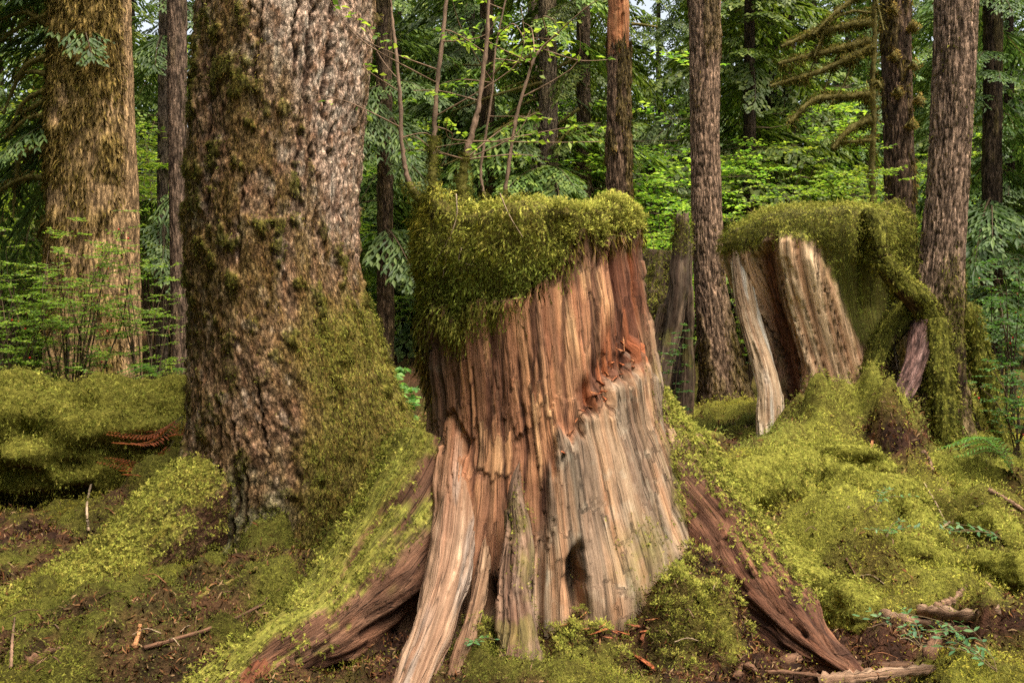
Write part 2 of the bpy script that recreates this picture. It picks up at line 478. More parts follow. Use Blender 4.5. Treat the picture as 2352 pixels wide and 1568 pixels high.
def wood_tube(name, path, parent, colfn, n_along=90, n_around=60, fib=0.012, lump=0.03, seed=1, side=None, mat=None, kind=None, jag=0.0, ncrack=26, nslab=40):
    """a root, slab or snag piece with fibrous relief; colfn(P, N, th, s, rel) -> colours"""
    P, th, s, a = tube_grid(path, n_along, n_around, side)
    TH, S = np.meshgrid(th, s)
    R = a[:, None]
    gx, gy = np.cos(TH) * R, np.sin(TH) * R
    Rm = float(a.mean())
    ax, ay = np.cos(TH) * Rm, np.sin(TH) * Rm
    N = -grid_normals(P, True)
    cen = P.mean(1, keepdims=True)
    N = N * np.sign(np.sum(N * (P - cen), -1, keepdims=True) + 1e-9)
    wx = 0.015 * vn(ax * 6, ay * 6, S * 2, seed + 5)
    f1 = np.abs(vn((ax + wx) * 26, ay * 26, S * 1.1, seed)) * 2.4 - 1
    f2 = np.abs(vn((ax + wx) * 66, ay * 66, S * 2.2, seed + 1)) * 2.4 - 1
    lp = fbm(ax * 6, ay * 6, S * 3, seed + 2, 3)
    rel = f1 * 0.6 + f2 * 0.4
    grv = np.zeros_like(S)
    rg_ = np.random.default_rng(seed)
    for _ in range(int(ncrack)):
        t0, s0, sl = rg_.uniform(0, 2 * math.pi), rg_.uniform(0, S.max()), rg_.uniform(.15, .5) * S.max()
        dth = np.abs((TH - t0 - .25 * vn(S * 5, t0 * 9, 0, seed + 4) + math.pi) % (2 * math.pi) - math.pi) * Rm
        grv = np.maximum(grv, np.exp(-(dth / rg_.uniform(.003, .007)) ** 1.5) * sstep(1, .75, np.abs(S - s0) / sl))
    rel = rel - 1.3 * grv
    sO, sG, sK = slabs(TH, S, Rm, int(nslab), seed + 3, (0, 2 * math.pi), (-.1, S.max()), .012, .06, .1, .6, fib * .9, True)
    rel = rel * .45 + sK * .5 - .9 * sG
    lump_add = sO - .5 * fib * sG
    P = P + N * (lump * lp + fib * .5 * rel + lump_add)[..., None]
    if jag:
        P[0] += (P[1] - P[2]) * 0  # keep
        m = sstep(0.18, 0, S / S.max())
        t = nrm(P[0].mean(0) - P[3].mean(0))
        P = P + t * (m * jag * (0.5 + vn(ax * 28, ay * 28, 0, seed + 9)))[..., None]
    N = grid_normals(P, True)
    N = N * np.sign(np.sum(N * (P - P.mean(1, keepdims=True)), -1, keepdims=True) + 1e-9)
    C = colfn(P, N, TH, S, rel)
    V = P.reshape(-1, 3); Q = grid_faces(len(s), len(th), True)
    # caps
    V = np.concatenate([V, P[0].mean(0)[None], P[-1].mean(0)[None]])
    C = np.concatenate([C.reshape(-1, 3), C[0].mean(0)[None], C[-1].mean(0)[None]])
    G = np.stack([gx, gy, S], -1).reshape(-1, 3); G = np.concatenate([G, [[0, 0, 0]], [[0, 0, S.max()]]])
    na = len(th); j = np.arange(na); j2 = (j + 1) % na
    T = np.concatenate([np.stack([np.full(na, len(V) - 2), j2, j], 1), np.stack([np.full(na, len(V) - 1), (len(s) - 1) * na + j, (len(s) - 1) * na + j2], 1)])
    o = obj(name, mk_mesh(name, V, Q, T, C, G), mat or M_WOOD, parent, kind)
    return o, P, N
# ------------------------------------------------------------------ ground
def hump(x, y, cx, cy, rx, ry, h, rot=0.0, p=2):
    c, s = math.cos(rot), math.sin(rot)
    dx, dy = x - cx, y - cy
    a, b = (dx * c + dy * s) / rx, (-dx * s + dy * c) / ry
    return h * np.exp(-(a * a + b * b) ** (p / 2))

GPT = [(0, 1560, 4.3), (300, 1560, 4.3), (600, 1560, 4.3), (900, 1565, 4.25), (1300, 1540, 4.35), (1560, 1530, 4.4), (1800, 1540, 4.4), (2100, 1530, 4.45), (2350, 1540, 4.4),
       (600, 1420, 5.0), (760, 1330, 5.6), (650, 1290, 6.1), (400, 1440, 4.95), (200, 1440, 5.0), (0, 1470, 4.8),
       (100, 1235, 6.6), (0, 1220, 6.8), (250, 1215, 6.7), (-150, 1220, 6.8), (-200, 1400, 5.2),
       (1600, 1000, 9.0), (1700, 940, 10.0), (1600, 960, 10.2), (1640, 925, 11.0), (1500, 960, 10.2),
       (1760, 1030, 8.1), (1850, 1030, 7.4), (1950, 1000, 7.5), (1700, 1120, 6.6), (1640, 1170, 6.3),
       (1800, 1210, 6.0), (1950, 1240, 6.05), (2150, 1270, 5.95), (2330, 1290, 5.85),
       (1860, 1400, 5.2), (2000, 1440, 4.95), (2150, 1400, 5.15), (2330, 1370, 5.3), (2500, 1370, 5.3),
       (2040, 1225, 6.45), (2180, 1200, 6.5), (2000, 1110, 6.85), (2130, 1090, 7.1), (1900, 1130, 6.6), (2260, 1160, 6.8), (2350, 1150, 6.8),
       (2120, 960, 8.2), (2000, 940, 8.1), (2230, 1000, 8.3), (2350, 1020, 8.3), (2500, 1050, 8.0), (2200, 1070, 7.4)]
_c = np.array([W(*p) for p in GPT])
_c = np.concatenate([_c, [(-9, 5, 0), (9, 5, 0.1), (-9, 9, 0.1), (9, 9, 0.4), (-9, 14, .3), (0, 14, .35), (9, 14, .5), (-5, 11, .3), (-1.5, 9.5, 0.15), (0, 8, .08), (-2.8, 8, .1), (-4, 3, 0), (0, 3, 0), (4, 3, 0), (-9, 3, 0), (9, 3, 0), (0.1, 5.5, 0.05), (3, 12, .45)]])
def _tps(r2): return np.where(r2 > 1e-12, r2 * np.log(r2 + 1e-12), 0)
_n = len(_c)
_K = _tps(((_c[:, None, :2] - _c[None, :, :2]) ** 2).sum(-1)) + np.eye(_n) * 0.02
_Pm = np.concatenate([np.ones((_n, 1)), _c[:, :2]], 1)
_A = np.block([[_K, _Pm], [_Pm.T, np.zeros((3, 3))]])
_w = np.linalg.solve(_A, np.concatenate([_c[:, 2], np.zeros(3)]))

RIDGES = [([(1.12, 6.15), (1.6, 5.75), (1.95, 5.55), (2.2, 5.38)], .21, .24), ([(2.2, 5.75), (2.8, 5.72), (3.6, 5.7)], .17, .14), ([(1.25, 6.6), (1.7, 6.4), (2.05, 6.3)], .16, .13),
          ([(2.75, 7.2), (3.0, 6.6), (3.3, 6.0)], .14, .18), ([(2.55, 8.0), (2.3, 7.45), (1.9, 7.0), (1.45, 6.75)], .18, .17), ([(2.3, 7.4), (2.4, 6.95), (2.25, 6.62)], .13, .14), ([(2.75, 7.7), (2.72, 7.1), (2.62, 6.6)], .1, .13), ([(3.0, 8.0), (3.3, 7.3), (3.7, 6.8)], .15, .14),
          ([(-1.5, 6.3), (-1.55, 5.7), (-1.95, 5.1), (-2.3, 4.7)], .15, .14), ([(-1.05, 6.3), (-.95, 5.7), (-1.25, 5.1), (-1.75, 4.65)], .13, .13), ([(-.8, 5.2), (-1.2, 4.7), (-1.7, 4.35)], .14, .1), ([(1.45, 7.3), (1.2, 8.0), (1.6, 8.8)], .2, .1), ([(2.2, 4.75), (2.6, 4.5), (3.0, 4.4)], .16, .1)]
def ridge(X, Y, pts, w, h):
    d2 = np.full(X.shape, 1e9); tt = np.zeros(X.shape); n = len(pts) - 1
    for i in range(n):
        (x0, y0), (x1, y1) = pts[i], pts[i + 1]; dx, dy = x1 - x0, y1 - y0
        t = np.clip(((X - x0) * dx + (Y - y0) * dy) / (dx * dx + dy * dy), 0, 1)
        q = (X - x0 - t * dx) ** 2 + (Y - y0 - t * dy) ** 2
        tt = np.where(q < d2, (i + t) / n, tt); d2 = np.minimum(d2, q)
    return 1.8 * h * (.7 + .3 * np.cos(tt * 9)) * np.exp(-(np.sqrt(d2) / w) ** 4) * (1 - .45 * tt)

def gz(x, y, detail=True):
    x = np.asarray(x, float); y = np.asarray(y, float)
    sh = np.broadcast(x, y).shape
    X = np.broadcast_to(x, sh).ravel(); Y = np.broadcast_to(y, sh).ravel()
    z = np.zeros(X.shape)
    for k in range(0, len(X), 20000):
        xx, yy = X[k:k + 20000], Y[k:k + 20000]
        z[k:k + 20000] = _tps((xx[:, None] - _c[:, 0]) ** 2 + (yy[:, None] - _c[:, 1]) ** 2) @ _w[:_n] + _w[_n] + _w[_n + 1] * xx + _w[_n + 2] * yy
    inn = sstep(10, 8, np.abs(X)) * sstep(15, 12.5, Y) * sstep(2.2, 3.2, Y)
    far = 0.3 + 0.35 * fbm(X * 0.09, Y * 0.09, 0, 91, 2) * sstep(10, 25, np.hypot(X, Y)) + 0.012 * np.maximum(Y - 14, 0)
    z = z * inn + far * (1 - inn)
    # moss cushions and log-like ridges
    a = W(1100, 1500, 4.5); z = z + hump(X, Y, a[0], 4.62, .09, .12, .16)
    a = W(1330, 1470, 4.62); z = z + hump(X, Y, a[0], 4.66, .17, .13, .22) + hump(X, Y, a[0] + .17, 4.5, .13, .12, .08)
    a = W(1600, 1400, 4.7); z = z + hump(X, Y, a[0] + .02, 4.78, .18, .16, .46) + hump(X, Y, a[0] - .16, 4.6, .13, .11, .25) + hump(X, Y, a[0] + .1, 4.58, .13, .1, .14)
    z = z + hump(X, Y, 1.75, 5.85, .62, .3, .07, -0.25)
    z = z - hump(X, Y, 2.32, 6.40, .26, .13, .34, 0, 3) - hump(X, Y, 2.6, 5.45, .22, .06, .06)
    z = z + hump(X, Y, 2.28, 6.72, .42, .16, .17) + hump(X, Y, 1.62, 6.5, .35, .25, .12)
    z = z + hump(X, Y, 2.25, 7.3, .5, .25, .14) + hump(X, Y, 2.75, 7.6, .25, .3, .2) + hump(X, Y, 2.2, 7.75, .22, .22, .28)
    z = z + hump(X, Y, -1.6, 5.0, .4, .25, .10, .4) + hump(X, Y, -1.0, 5.35, .4, .2, .09)
    z = z + hump(X, Y, -2.0, 4.6, .35, .25, .10) + hump(X, Y, -1.15, 4.42, .3, .12, .07)
    z = z + hump(X, Y, 2.45, 4.45, .4, .2, .13) + hump(X, Y, -2.75, 6.7, .3, .3, .14) + hump(X, Y, -2.15, 7.0, .32, .26, .42) + hump(X, Y, -2.55, 7.05, .3, .26, .3)
    wxr = X + .06 * vn(X * 3, Y * 3, 0, 36) + .03 * vn(X * 9, Y * 9, 0, 37); wyr = Y + .06 * vn(X * 3, Y * 3, 5, 38) + .03 * vn(X * 9, Y * 9, 5, 39)
    for pts, w_, h_ in RIDGES:
        z = z + ridge(wxr, wyr, pts, w_, h_)
    if detail:
        nf = np.clip(1.2 - np.hypot(X, Y) / 30, 0, 1)
        z = z + nf * (0.075 * fbm(X * 2.1, Y * 2.1, 0, 31, 3) + 0.11 * (.5 - np.abs(vn(X * 3.4, Y * 3.4, 0, 33)) * 1.6) + 0.045 * (.5 - np.abs(vn(X * 8.5, Y * 8.5, 0, 34)) * 1.6) + 0.012 * vn(X * 17, Y * 17, 0, 35))
    return z.reshape(sh)

def axis(lo, hi, step, far, grow=1.22):
    a = list(np.arange(lo, hi + 1e-6, step)); s = step
    while a[-1] < far: s *= grow; a.append(a[-1] + s)
    s = step; b = [lo]
    while b[-1] > -far: s *= grow; b.append(b[-1] - s)
    return np.array(b[:0:-1] + a)

gx = axis(-4.4, 4.4, 0.038, 160); gy = axis(3.7, 10.4, 0.038, 160)
GX, GY = np.meshgrid(gx, gy)
GZ = gz(GX, GY)
GP = np.stack([GX, GY, GZ], -1)
GN = grid_normals(GP, False)
gu, gv = proj(GP)
front = GP[..., 1] > 2
BARE = [[(1470, 1300), (1560, 1230), (1640, 1240), (1720, 1330), (1850, 1420), (1960, 1510), (1930, 1590), (1470, 1590), (1500, 1520), (1690, 1490), (1680, 1400), (1590, 1320)],
        [(1870, 1430), (2020, 1410), (2150, 1390), (2380, 1370), (2380, 1480), (2150, 1490), (2060, 1590), (1850, 1590)],
        [(-60, 1175), (120, 1180), (170, 1240), (60, 1270), (-60, 1260)],
        [(820, 1380), (960, 1380), (960, 1600), (830, 1560)],
        [(1960, 990), (2060, 950), (2140, 990), (2140, 1050), (2040, 1060)],
        [(1330, 1415), (1490, 1400), (1500, 1480), (1350, 1490)],
        [(1560, 1000), (1740, 985), (1740, 1010), (1640, 1050)]]
bare = np.zeros(GX.shape)
jit = 26 * fbm(GX * 9, GY * 9, 0, 41, 3)
for p in BARE:
    bare = np.maximum(bare, sstep(-18, 22, polydist(gu, gv, p) + jit))
bare = np.where(front, bare, 0)
lit = fbm(GX * 1.9, GY * 1.9, 3, 43, 4)
lit_left = sstep(0.10, 0.5, lit) * 0.75 * sstep(0.3, -0.6, GX) * sstep(7.3, 6.6, GY)
litter = np.maximum(bare, np.maximum(lit_left, 0.65 * sstep(0.25, 0.6, lit)))
val_ = sstep(.52, .85, np.abs(vn(GX * 3.4, GY * 3.4, 0, 33)) * 1.6 + .25 * fbm(GX * 8, GY * 8, 4, 44, 3))
litter = np.maximum(litter, val_ * (.85 - .35 * sstep(0, 1.5, GX)))
litter = np.maximum(litter, sstep(10, 14, GY) * 0.6)
soil = mixc(lin(54, 38, 30) * np.ones(3), lin(92, 62, 46), sstep(-.4, .5, fbm(GX * 14, GY * 14, 1, 45, 3)))
mossc = mixc(lin(112, 106, 46) * np.ones(3), lin(138, 136, 58), sstep(-.4, .5, fbm(GX * 6, GY * 6, 2, 47, 3)))
gcol = mixc(mossc * (.48 + .46 * sstep(-1.2, 1.8, GX))[..., None], soil, litter)  # moss bed painted darker towards the left, where less light falls
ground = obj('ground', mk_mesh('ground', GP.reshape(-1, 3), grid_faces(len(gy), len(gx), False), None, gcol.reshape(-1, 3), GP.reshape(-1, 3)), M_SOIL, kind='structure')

# living moss over the ground
rng = np.random.default_rng(11)
dist = np.hypot(GX, GY)
dens = 12500 * np.clip(4.6 / dist, 0, 1) ** 2.0 * (1 - 0.93 * litter)
mtint = fbm(GX * 1.3, GY * 1.3, 7, 53, 3)
vis = (gu > -40) & (gu < 2392) & (gv < 1610) & (GY > 3.9) & (GY < 11.5) & ~((gu > 1020) & (gu < 1480) & (GY > 5.2)) & ~((gu > 440) & (gu < 830) & (GY > 6.8))
dens = np.where(vis, dens, 0)
p, nn, tt, dd = sample_grid(GP, GN, dens, rng, False, (mtint, dist))
lush_lit = sstep(-.8, 1.7, p[:, 0])  # lusher to the right; the dimmer light at left is put into the tint
tint = np.stack([1.0 + .22 * tt, 1.0 + .10 * tt, 0.9 - .1 * tt], 1) * (.56 + .62 * lush_lit[:, None])
clump = vn(p[:, 0] * 16, p[:, 1] * 16, p[:, 2] * 16, 57)
acc = Acc()
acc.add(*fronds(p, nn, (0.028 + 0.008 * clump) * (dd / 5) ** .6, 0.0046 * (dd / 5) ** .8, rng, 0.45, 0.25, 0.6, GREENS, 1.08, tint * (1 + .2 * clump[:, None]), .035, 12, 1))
cu_ = []
for (u_, v_, n_, s_) in ((1600, 1400, 46, 75), (1345, 1490, 40, 80), (1290, 1530, 16, 50), (1540, 1480, 24, 60), (1100, 1480, 14, 22)):
    for _ in range(n_):
        q = W(u_ + rng.normal(0, s_), v_, 4.62 + rng.normal(0, .10)); cu_.append((q[0], q[1]))
cu_ = np.array(cu_); cz = gz(cu_[:, 0], cu_[:, 1]); pompoms(acc, np.c_[cu_, cz + .004], np.tile([0, -.3, 1.], (len(cu_), 1)), .034, rng, 80)
moss_ground = obj('moss', acc.mesh('moss'), M_MOSS)
tag(moss_ground, 'yellow green feathery moss carpeting the forest floor', 'moss', kind='stuff')

# dry litter: needles and crumbs on the bare soil
d2 = np.where(vis, 4000 * np.clip(4.6 / dist, 0, 1) ** 2 * np.clip(litter * 1.2, 0.04, 1), 0)
p, nn, dd = sample_grid(GP, GN, d2, rng, False, (dist,))
LIT = np.array([lin(120, 78, 50), lin(96, 62, 42), lin(142, 104, 70), lin(74, 50, 36), lin(160, 130, 96)])
acc = Acc(); acc.add(*strands(p + nn * .006, nn, 0.035 * (dd / 5) ** .6, 0.0034 * (dd / 5) ** .8, rng, 0.12, 0.15, 1.0, LIT, 1.1))
lo = obj('leaf_litter', acc.mesh('leaf_litter'), M_SOIL.copy())
lo.data.materials[0] = M_MOSS
tag(lo, 'reddish brown needle litter and bark crumbs on bare soil', 'litter', kind='stuff')

# ------------------------------------------------------------------ generic vertical trunk grid
def phis(n):
    t = np.linspace(-1, 1, n, endpoint=False); a = np.abs(t)
    return np.sign(t) * np.where(a < .86, a / .86 * 1.95, 1.95 + (a - .86) / .14 * (math.pi - 1.95))

def trunk_axis(table, Y, z):
    """table rows (v, left, right) measured at depth Y -> centre x and radius per height"""
    tb = np.array(table, float)
    zz = CAMH - (tb[:, 0] - V0) * Y / FPX
    cx = ((tb[:, 1] + tb[:, 2]) / 2 - U0) * Y / FPX; r = (tb[:, 2] - tb[:, 1]) / 2 * Y / FPX
    o = np.argsort(zz); zz, cx, r = zz[o], cx[o], r[o]
    X = np.interp(z, zz, cx); R = np.interp(z, zz, r)
    k = z > zz[-1]
    if len(zz) > 1:
        sl = np.clip((cx[-1] - cx[-2]) / (zz[-1] - zz[-2]), -.06, .06)
        X = np.where(k, cx[-1] + sl * (z - zz[-1]), X)
    R = np.where(k, np.maximum(r[-1] * (1 - 0.03 * (z - zz[-1])), r[-1] * 0.35), R)
    return X, R

def rows(z0, z1, dz, ztop):
    a = list(np.arange(z0, z1, dz)); s = dz
    while a[-1] < ztop: s = min(s * 1.35, 1.5); a.append(a[-1] + s)
    return np.array(a)

def bark_ridges(ax, ay, z, w, h, seed):
    """vertical fissures about w apart, h long: 0 in the fissure, 1 on the plate"""
    wx = 0.5 * w * vn(ax / (2.2 * w), ay / (2.2 * w), z / (h * .8), seed + 3)
    a = np.abs(vn((ax + wx) / w, (ay + wx) / w, z / h, seed))
    b = np.abs(vn((ax - wx) / w * 1.2 + 9, (ay + wx) / w * 1.2, z / h * 1.4, seed + 1))
    return sstep(0.0, 0.28, np.minimum(a, b * 1.4 + 0.06))

# ------------------------------------------------------------------ the big fissured conifer
fir = thing('conifer_tree', 'huge thick fissured conifer trunk left of the broken orange stump', 'tree', loc=(0, 0, 0))
FY = 7.05
ftab = [(-60, 450, 866), (0, 447, 862), (100, 440, 858), (200, 432, 848), (300, 425, 838), (400, 420, 832), (500, 418, 828), (600, 420, 830), (700, 427, 847), (800, 432, 878),
        (900, 433, 915), (1000, 434, 950), (1100, 428, 968), (1200, 415, 972), (1300, 395, 975), (1420, 380, 980)]
z = rows(-0.15, 3.7, 0.014, 15)
ph = phis(310)
X, R = trunk_axis(ftab, FY, z)
Z, PH = np.meshgrid(z, ph, indexing='ij')
RR = R[:, None] * np.ones_like(PH) - .042
low = np.clip((0.95 - Z) / 0.95, 0, 1.2)
RR = RR * (1 + 0.05 * np.sin(PH * 3 + 1.0 + Z * .3)) + np.clip((1.35 - Z) / 1.2, 0, 1.2) ** 2 * 0.24 * np.exp(-((PH - 1.5) / .55) ** 2) + low ** 2 * 0.28 * np.exp(-((PH + 1.25) / .35) ** 2) - low ** 1.5 * .05 * np.exp(-((PH + .15) / .5) ** 2)
RR += 0.022 * fbm(np.sin(PH) * 2, np.cos(PH) * 2, Z * 1.5, 60, 3)
ax, ay = np.sin(PH) * .66, -np.cos(PH) * .66
pl = np.ones_like(Z)
rg_ = np.random.default_rng(61)
nfis = 130
for i_ in range(nfis):
    t0, zc, ln = rg_.uniform(-2.2, 2.2), rg_.uniform(-.1, 3.8), rg_.uniform(.06, .42)
    sel = np.abs(z - zc) < ln * 1.1
    zs = z[sel]
    line = t0 + .05 * vn(zs * 2.0, i_ * 7.3, 0, 62) + .035 * vn(zs * 9, i_ * 3.1, 0, 63) + .02 * vn(zs * 28, i_ * 1.7, 0, 64)
    wd = rg_.uniform(.006, .017) * (.6 + .5 * vn(zs * 14, i_ * 4.4, 0, 70) + .4) * sstep(1.05, .6, np.abs(zs - zc) / ln) + .0015
    on = sstep(1.1, .9, np.abs(zs - zc) / ln) * rg_.uniform(.55, 1.0)
    pl[sel] = np.minimum(pl[sel], 1 - on[:, None] * np.exp(-np.abs((PH[sel] - line[:, None]) * .66 / wd[:, None]) ** 2.2))
flk = fbm(ax * 26, ay * 26, Z * 20, 67, 3)
stp = vn(ax * 34, ay * 34, Z * 20, 91) + .6 * vn(ax * 70, ay * 70, Z * 48, 92)
flkst = sstep(-.32, -.26, stp) + sstep(.02, .08, stp) + sstep(.36, .42, stp)
cu = U0 + FPX * (X[:, None] + RR * np.sin(PH)) / (FY - RR * np.cos(PH)); cv = V0 - FPX * (Z - CAMH) / (FY - RR * np.cos(PH))
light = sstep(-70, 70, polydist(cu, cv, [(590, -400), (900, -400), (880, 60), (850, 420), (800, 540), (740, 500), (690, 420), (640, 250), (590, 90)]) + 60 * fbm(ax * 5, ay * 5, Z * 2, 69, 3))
lowR = sstep(-60, 60, polydist(cu, cv, [(650, 800), (720, 700), (840, 680), (1000, 900), (1010, 1300), (800, 1330), (680, 1240), (690, 1050), (740, 900)]) + 60 * fbm(ax * 4, ay * 4, Z * 3, 71, 3))
bareB = sstep(-60, 60, polydist(cu, cv, [(430, 760), (620, 720), (760, 850), (720, 1000), (690, 1240), (700, 1330), (440, 1330)]) + 70 * fbm(ax * 4, ay * 4, Z * 3, 73, 3))
lich = sstep(-40, 40, polydist(cu, cv, [(480, 1120), (560, 1100), (640, 1180), (690, 1270), (640, 1310), (460, 1310)]) + 60 * fbm(ax * 8, ay * 8, Z * 8, 75, 3))
mn = fbm(ax * 9, ay * 9, Z * 3.5, 77, 4)
fmoss = np.clip(sstep(-0.35, 0.35, mn) * .9 * (1 - light) * (1 - .6 * bareB) + lowR * .85, 0, 1) * (1 - 0.8 * lich)
cush = np.clip(sstep(0.28, 0.5, fbm(ax * 10, ay * 10, Z * 8, 79, 3)) * (1 - light) * (1 - .5 * bareB), 0, 1)
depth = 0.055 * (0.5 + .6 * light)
disp = depth * (pl - 1) + .005 * flkst + .003 * flk + .010 * fbm(ax * 7, ay * 7, Z * 3, 93, 2)
disp = disp * (1 - .45 * fmoss) + .018 * fmoss + .026 * cush
RR = RR + disp
FP = np.stack([X[:, None] + RR * np.sin(PH), FY - RR * np.cos(PH), Z], -1)
FN = grid_normals(FP, True)
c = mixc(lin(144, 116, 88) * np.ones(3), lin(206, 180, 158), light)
c = mixc(c, lin(152, 124, 100) * np.ones(3), sstep(0, .6, flk)) * (.80 + .11 * flkst)[..., None]
pale = sstep(.30, .55, fbm(ax * 14, ay * 14, Z * 9, 81, 3))
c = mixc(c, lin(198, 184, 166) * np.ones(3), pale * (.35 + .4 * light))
c = mixc(c, lin(150, 150, 118) * np.ones(3), lich * .75)
c = mixc(lin(66, 45, 34) * np.ones(3), c, pl)
c = mixc(c, lin(132, 110, 60) * np.ones(3), fmoss * .7)
c = mixc(c, lin(126, 120, 52) * np.ones(3), lowR * .6)
c = mixc(c, lin(92, 92, 30) * np.ones(3), cush * .8)
GR = np.stack([ax, ay, Z], -1)
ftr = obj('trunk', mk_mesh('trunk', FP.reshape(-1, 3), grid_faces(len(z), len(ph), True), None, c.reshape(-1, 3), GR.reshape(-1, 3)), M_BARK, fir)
acc = Acc()
vz = (np.abs(PH) < 1.9) & (Z < 3.9)
p, nn, mm = sample_grid(FP, FN, np.where(vz, 5600 * np.clip(fmoss - .12, 0, 1), 0), rng, True, (lowR,))
tt = np.stack([1 - .06 * mm, 1 + .10 * mm, 1 - .2 * mm], 1) * (1 + .1 * mm[:, None])
acc.add(*strands(p, nn, 0.028, 0.0022, rng, 0.28, 0.95, 0.30, OLIVE * 1.05, 1.2, tt))
p, nn = sample_grid(FP, FN, np.where(vz, 6000 * cush, 0), rng, True)
acc.add(*fronds(p, nn, 0.022, 0.006, rng, .8, .3, .5, GREENS * .72, 1.25, None, .012, 30))
p, nn = sample_grid(FP, FN, np.where(vz, 7500 * sstep(.45, .95, lowR) , 0), rng, True)
acc.add(*fronds(p, nn, 0.030, 0.0055, rng, .35, .7, .3, GREENS * 1.05, 1.2, None, .03, 14, 1))
obj('moss', acc.mesh('moss'), M_MOSS, ftr, 'stuff')

MB = lin(96, 76, 52)
def col_root(moss_up=0.5, wood=lin(120, 92, 70), mossc=lin(122, 120, 50)):
    def f(P, N, TH, S, rel):
        m = sstep(moss_up - .35, moss_up + .35, N[..., 2] + .35 * fbm(P[..., 0] * 7, P[..., 1] * 7, P[..., 2] * 7, 83, 3))
        c = mixc(np.ones(3) * wood * .62, wood * np.ones(3), sstep(-.6, .5, rel))
        return mixc(c, mossc * np.ones(3), m)
    return f

def moss_on(name, P, N, parent, dens, up=0.5, L=0.03, Wd=.004, pal=GREENS, droop=.35, out=.7, soft=.35, seed=5, gain=1.3, rndm=.5, back=True):
    rg = np.random.default_rng(seed)
    m = sstep(up - soft, up + soft, N[..., 2] + .35 * fbm(P[..., 0] * 7, P[..., 1] * 7, P[..., 2] * 7, 83, 3))
    if back:
        m = m * (N[..., 1] < .6)
    p, nn = sample_grid(P, N, dens * .55 * m, rg, True)
    a = Acc(); cl = vn(p[:, 0] * 15, p[:, 1] * 15, p[:, 2] * 15, 57)
    a.add(*fronds(p, nn, L * (1 + .35 * cl), Wd * 2, rg, out, droop, rndm, pal, gain, np.ones((len(p), 3)) * (1 + .25 * cl[:, None])))
    return obj(name, a.mesh(name), M_MOSS, parent, 'stuff')

rp = np.array([list(W(500, 1140, 6.55)) + [.24, .30], list(W(390, 1215, 6.3)) + [.25, .27], list(W(250, 1330, 5.95)) + [.25, .25], list(W(110, 1415, 5.6)) + [.22, .22], list(W(-60, 1470, 5.3)) + [.18, .18], list(W(-260, 1490, 5.1)) + [.1, .1]])
ro, rP, rN = wood_tube('root', rp, fir, col_root(.35), 120, 60, .012, .05, 101, mat=M_BARK)
moss_on('moss', rP, rN, ro, 14000, .1, .034, .0044, seed=21, pal=GREENS)
rp = np.array([list(W(880, 1120, 6.6)) + [.16, .2], list(W(930, 1200, 6.3)) + [.15, .15], list(W(960, 1290, 6.0)) + [.1, .1]])
ro, rP, rN = wood_tube('root', rp, fir, col_root(.1), 50, 40, .012, .04, 103, mat=M_BARK)
moss_on('moss', rP, rN, ro, 9000, .0, .036, .0044, seed=22)
# ------------------------------------------------------------------ the broken orange stump
stump = thing('broken_stump', 'tall broken orange cedar stump with thick moss cap and splintered roots', 'stump')
SY, EY = 5.5, 0.84
stab = [(440, 1000, 1425), (470, 962, 1458), (520, 948, 1470), (600, 945, 1474), (700, 950, 1488), (800, 958, 1500), (900, 966, 1512), (950, 966, 1522), (1000, 962, 1542), (1100, 935, 1580),
        (1200, 905, 1625), (1300, 880, 1655), (1450, 850, 1680), (1600, 840, 1700)]
z = np.arange(-0.35, 2.055, 0.0095)
X, R = trunk_axis(stab, SY, z)
ph = phis(350)
Z, PH = np.meshgrid(z, ph, indexing='ij')
RR = R[:, None] * (1 + .035 * np.sin(2 * PH + 1) + .03 * np.sin(PH * 5 + .7))
low = np.clip((0.75 - Z) / .75, 0, 1.4)
RR = RR + np.clip((1.0 - Z) / .9, 0, 1.4) ** 2 * (.36 * np.exp(-((PH - 1.5) / .42) ** 2) + .26 * np.exp(-((PH + 1.2) / .35) ** 2))
cu = U0 + FPX * (X[:, None] + RR * np.sin(PH)) / (SY - EY * RR * np.cos(PH)); cv = V0 - FPX * (Z - CAMH) / (SY - EY * RR * np.cos(PH))
ax, ay = np.sin(PH) * .62, -np.cos(PH) * .62
wx = .010 * fbm(ax * 5, ay * 5, Z * 1.2, 203, 2) + .03 * low * vn(ax * 2.5, ay * 2.5, Z * 2, 204)
f1 = np.abs(vn((ax + wx) * 17, (ay + wx) * 17, Z * .55, 205)) * 2.4 - 1
f2 = np.abs(vn((ax + wx) * 42, (ay + wx) * 42, Z * .9, 207)) * 2.4 - 1
f3 = np.abs(vn((ax + wx) * 85, (ay + wx) * 85, Z * 2.5, 209)) * 2.4 - 1
chunk = fbm(ax * 12, ay * 12, Z * 5, 211, 3)
spl = vn(ax * 40, ay * 40, 0, 213) * 26 + vn(ax * 95, ay * 95, 0, 214) * 12
SHELL = [(1262, 1200), (1264, 1100), (1290, 1010), (1330, 965), (1385, 925), (1392, 880), (1430, 845), (1470, 800), (1500, 835), (1700, 1000), (1800, 1800), (1230, 1800), (1235, 1400)]
shell = sstep(-6, 6, polydist(cu, cv, SHELL) + spl * 1.3)
CRACK = [(1392, 590), (1480, 560), (1492, 700), (1485, 830), (1400, 880), (1345, 950), (1330, 900), (1385, 800), (1398, 700)]
crack = sstep(-14, 16, polydist(cu, cv, CRACK) + spl * .5)
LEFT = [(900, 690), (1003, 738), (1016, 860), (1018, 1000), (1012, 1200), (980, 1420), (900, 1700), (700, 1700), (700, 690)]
left = sstep(-8, 8, polydist(cu, cv, LEFT) + spl * .4)
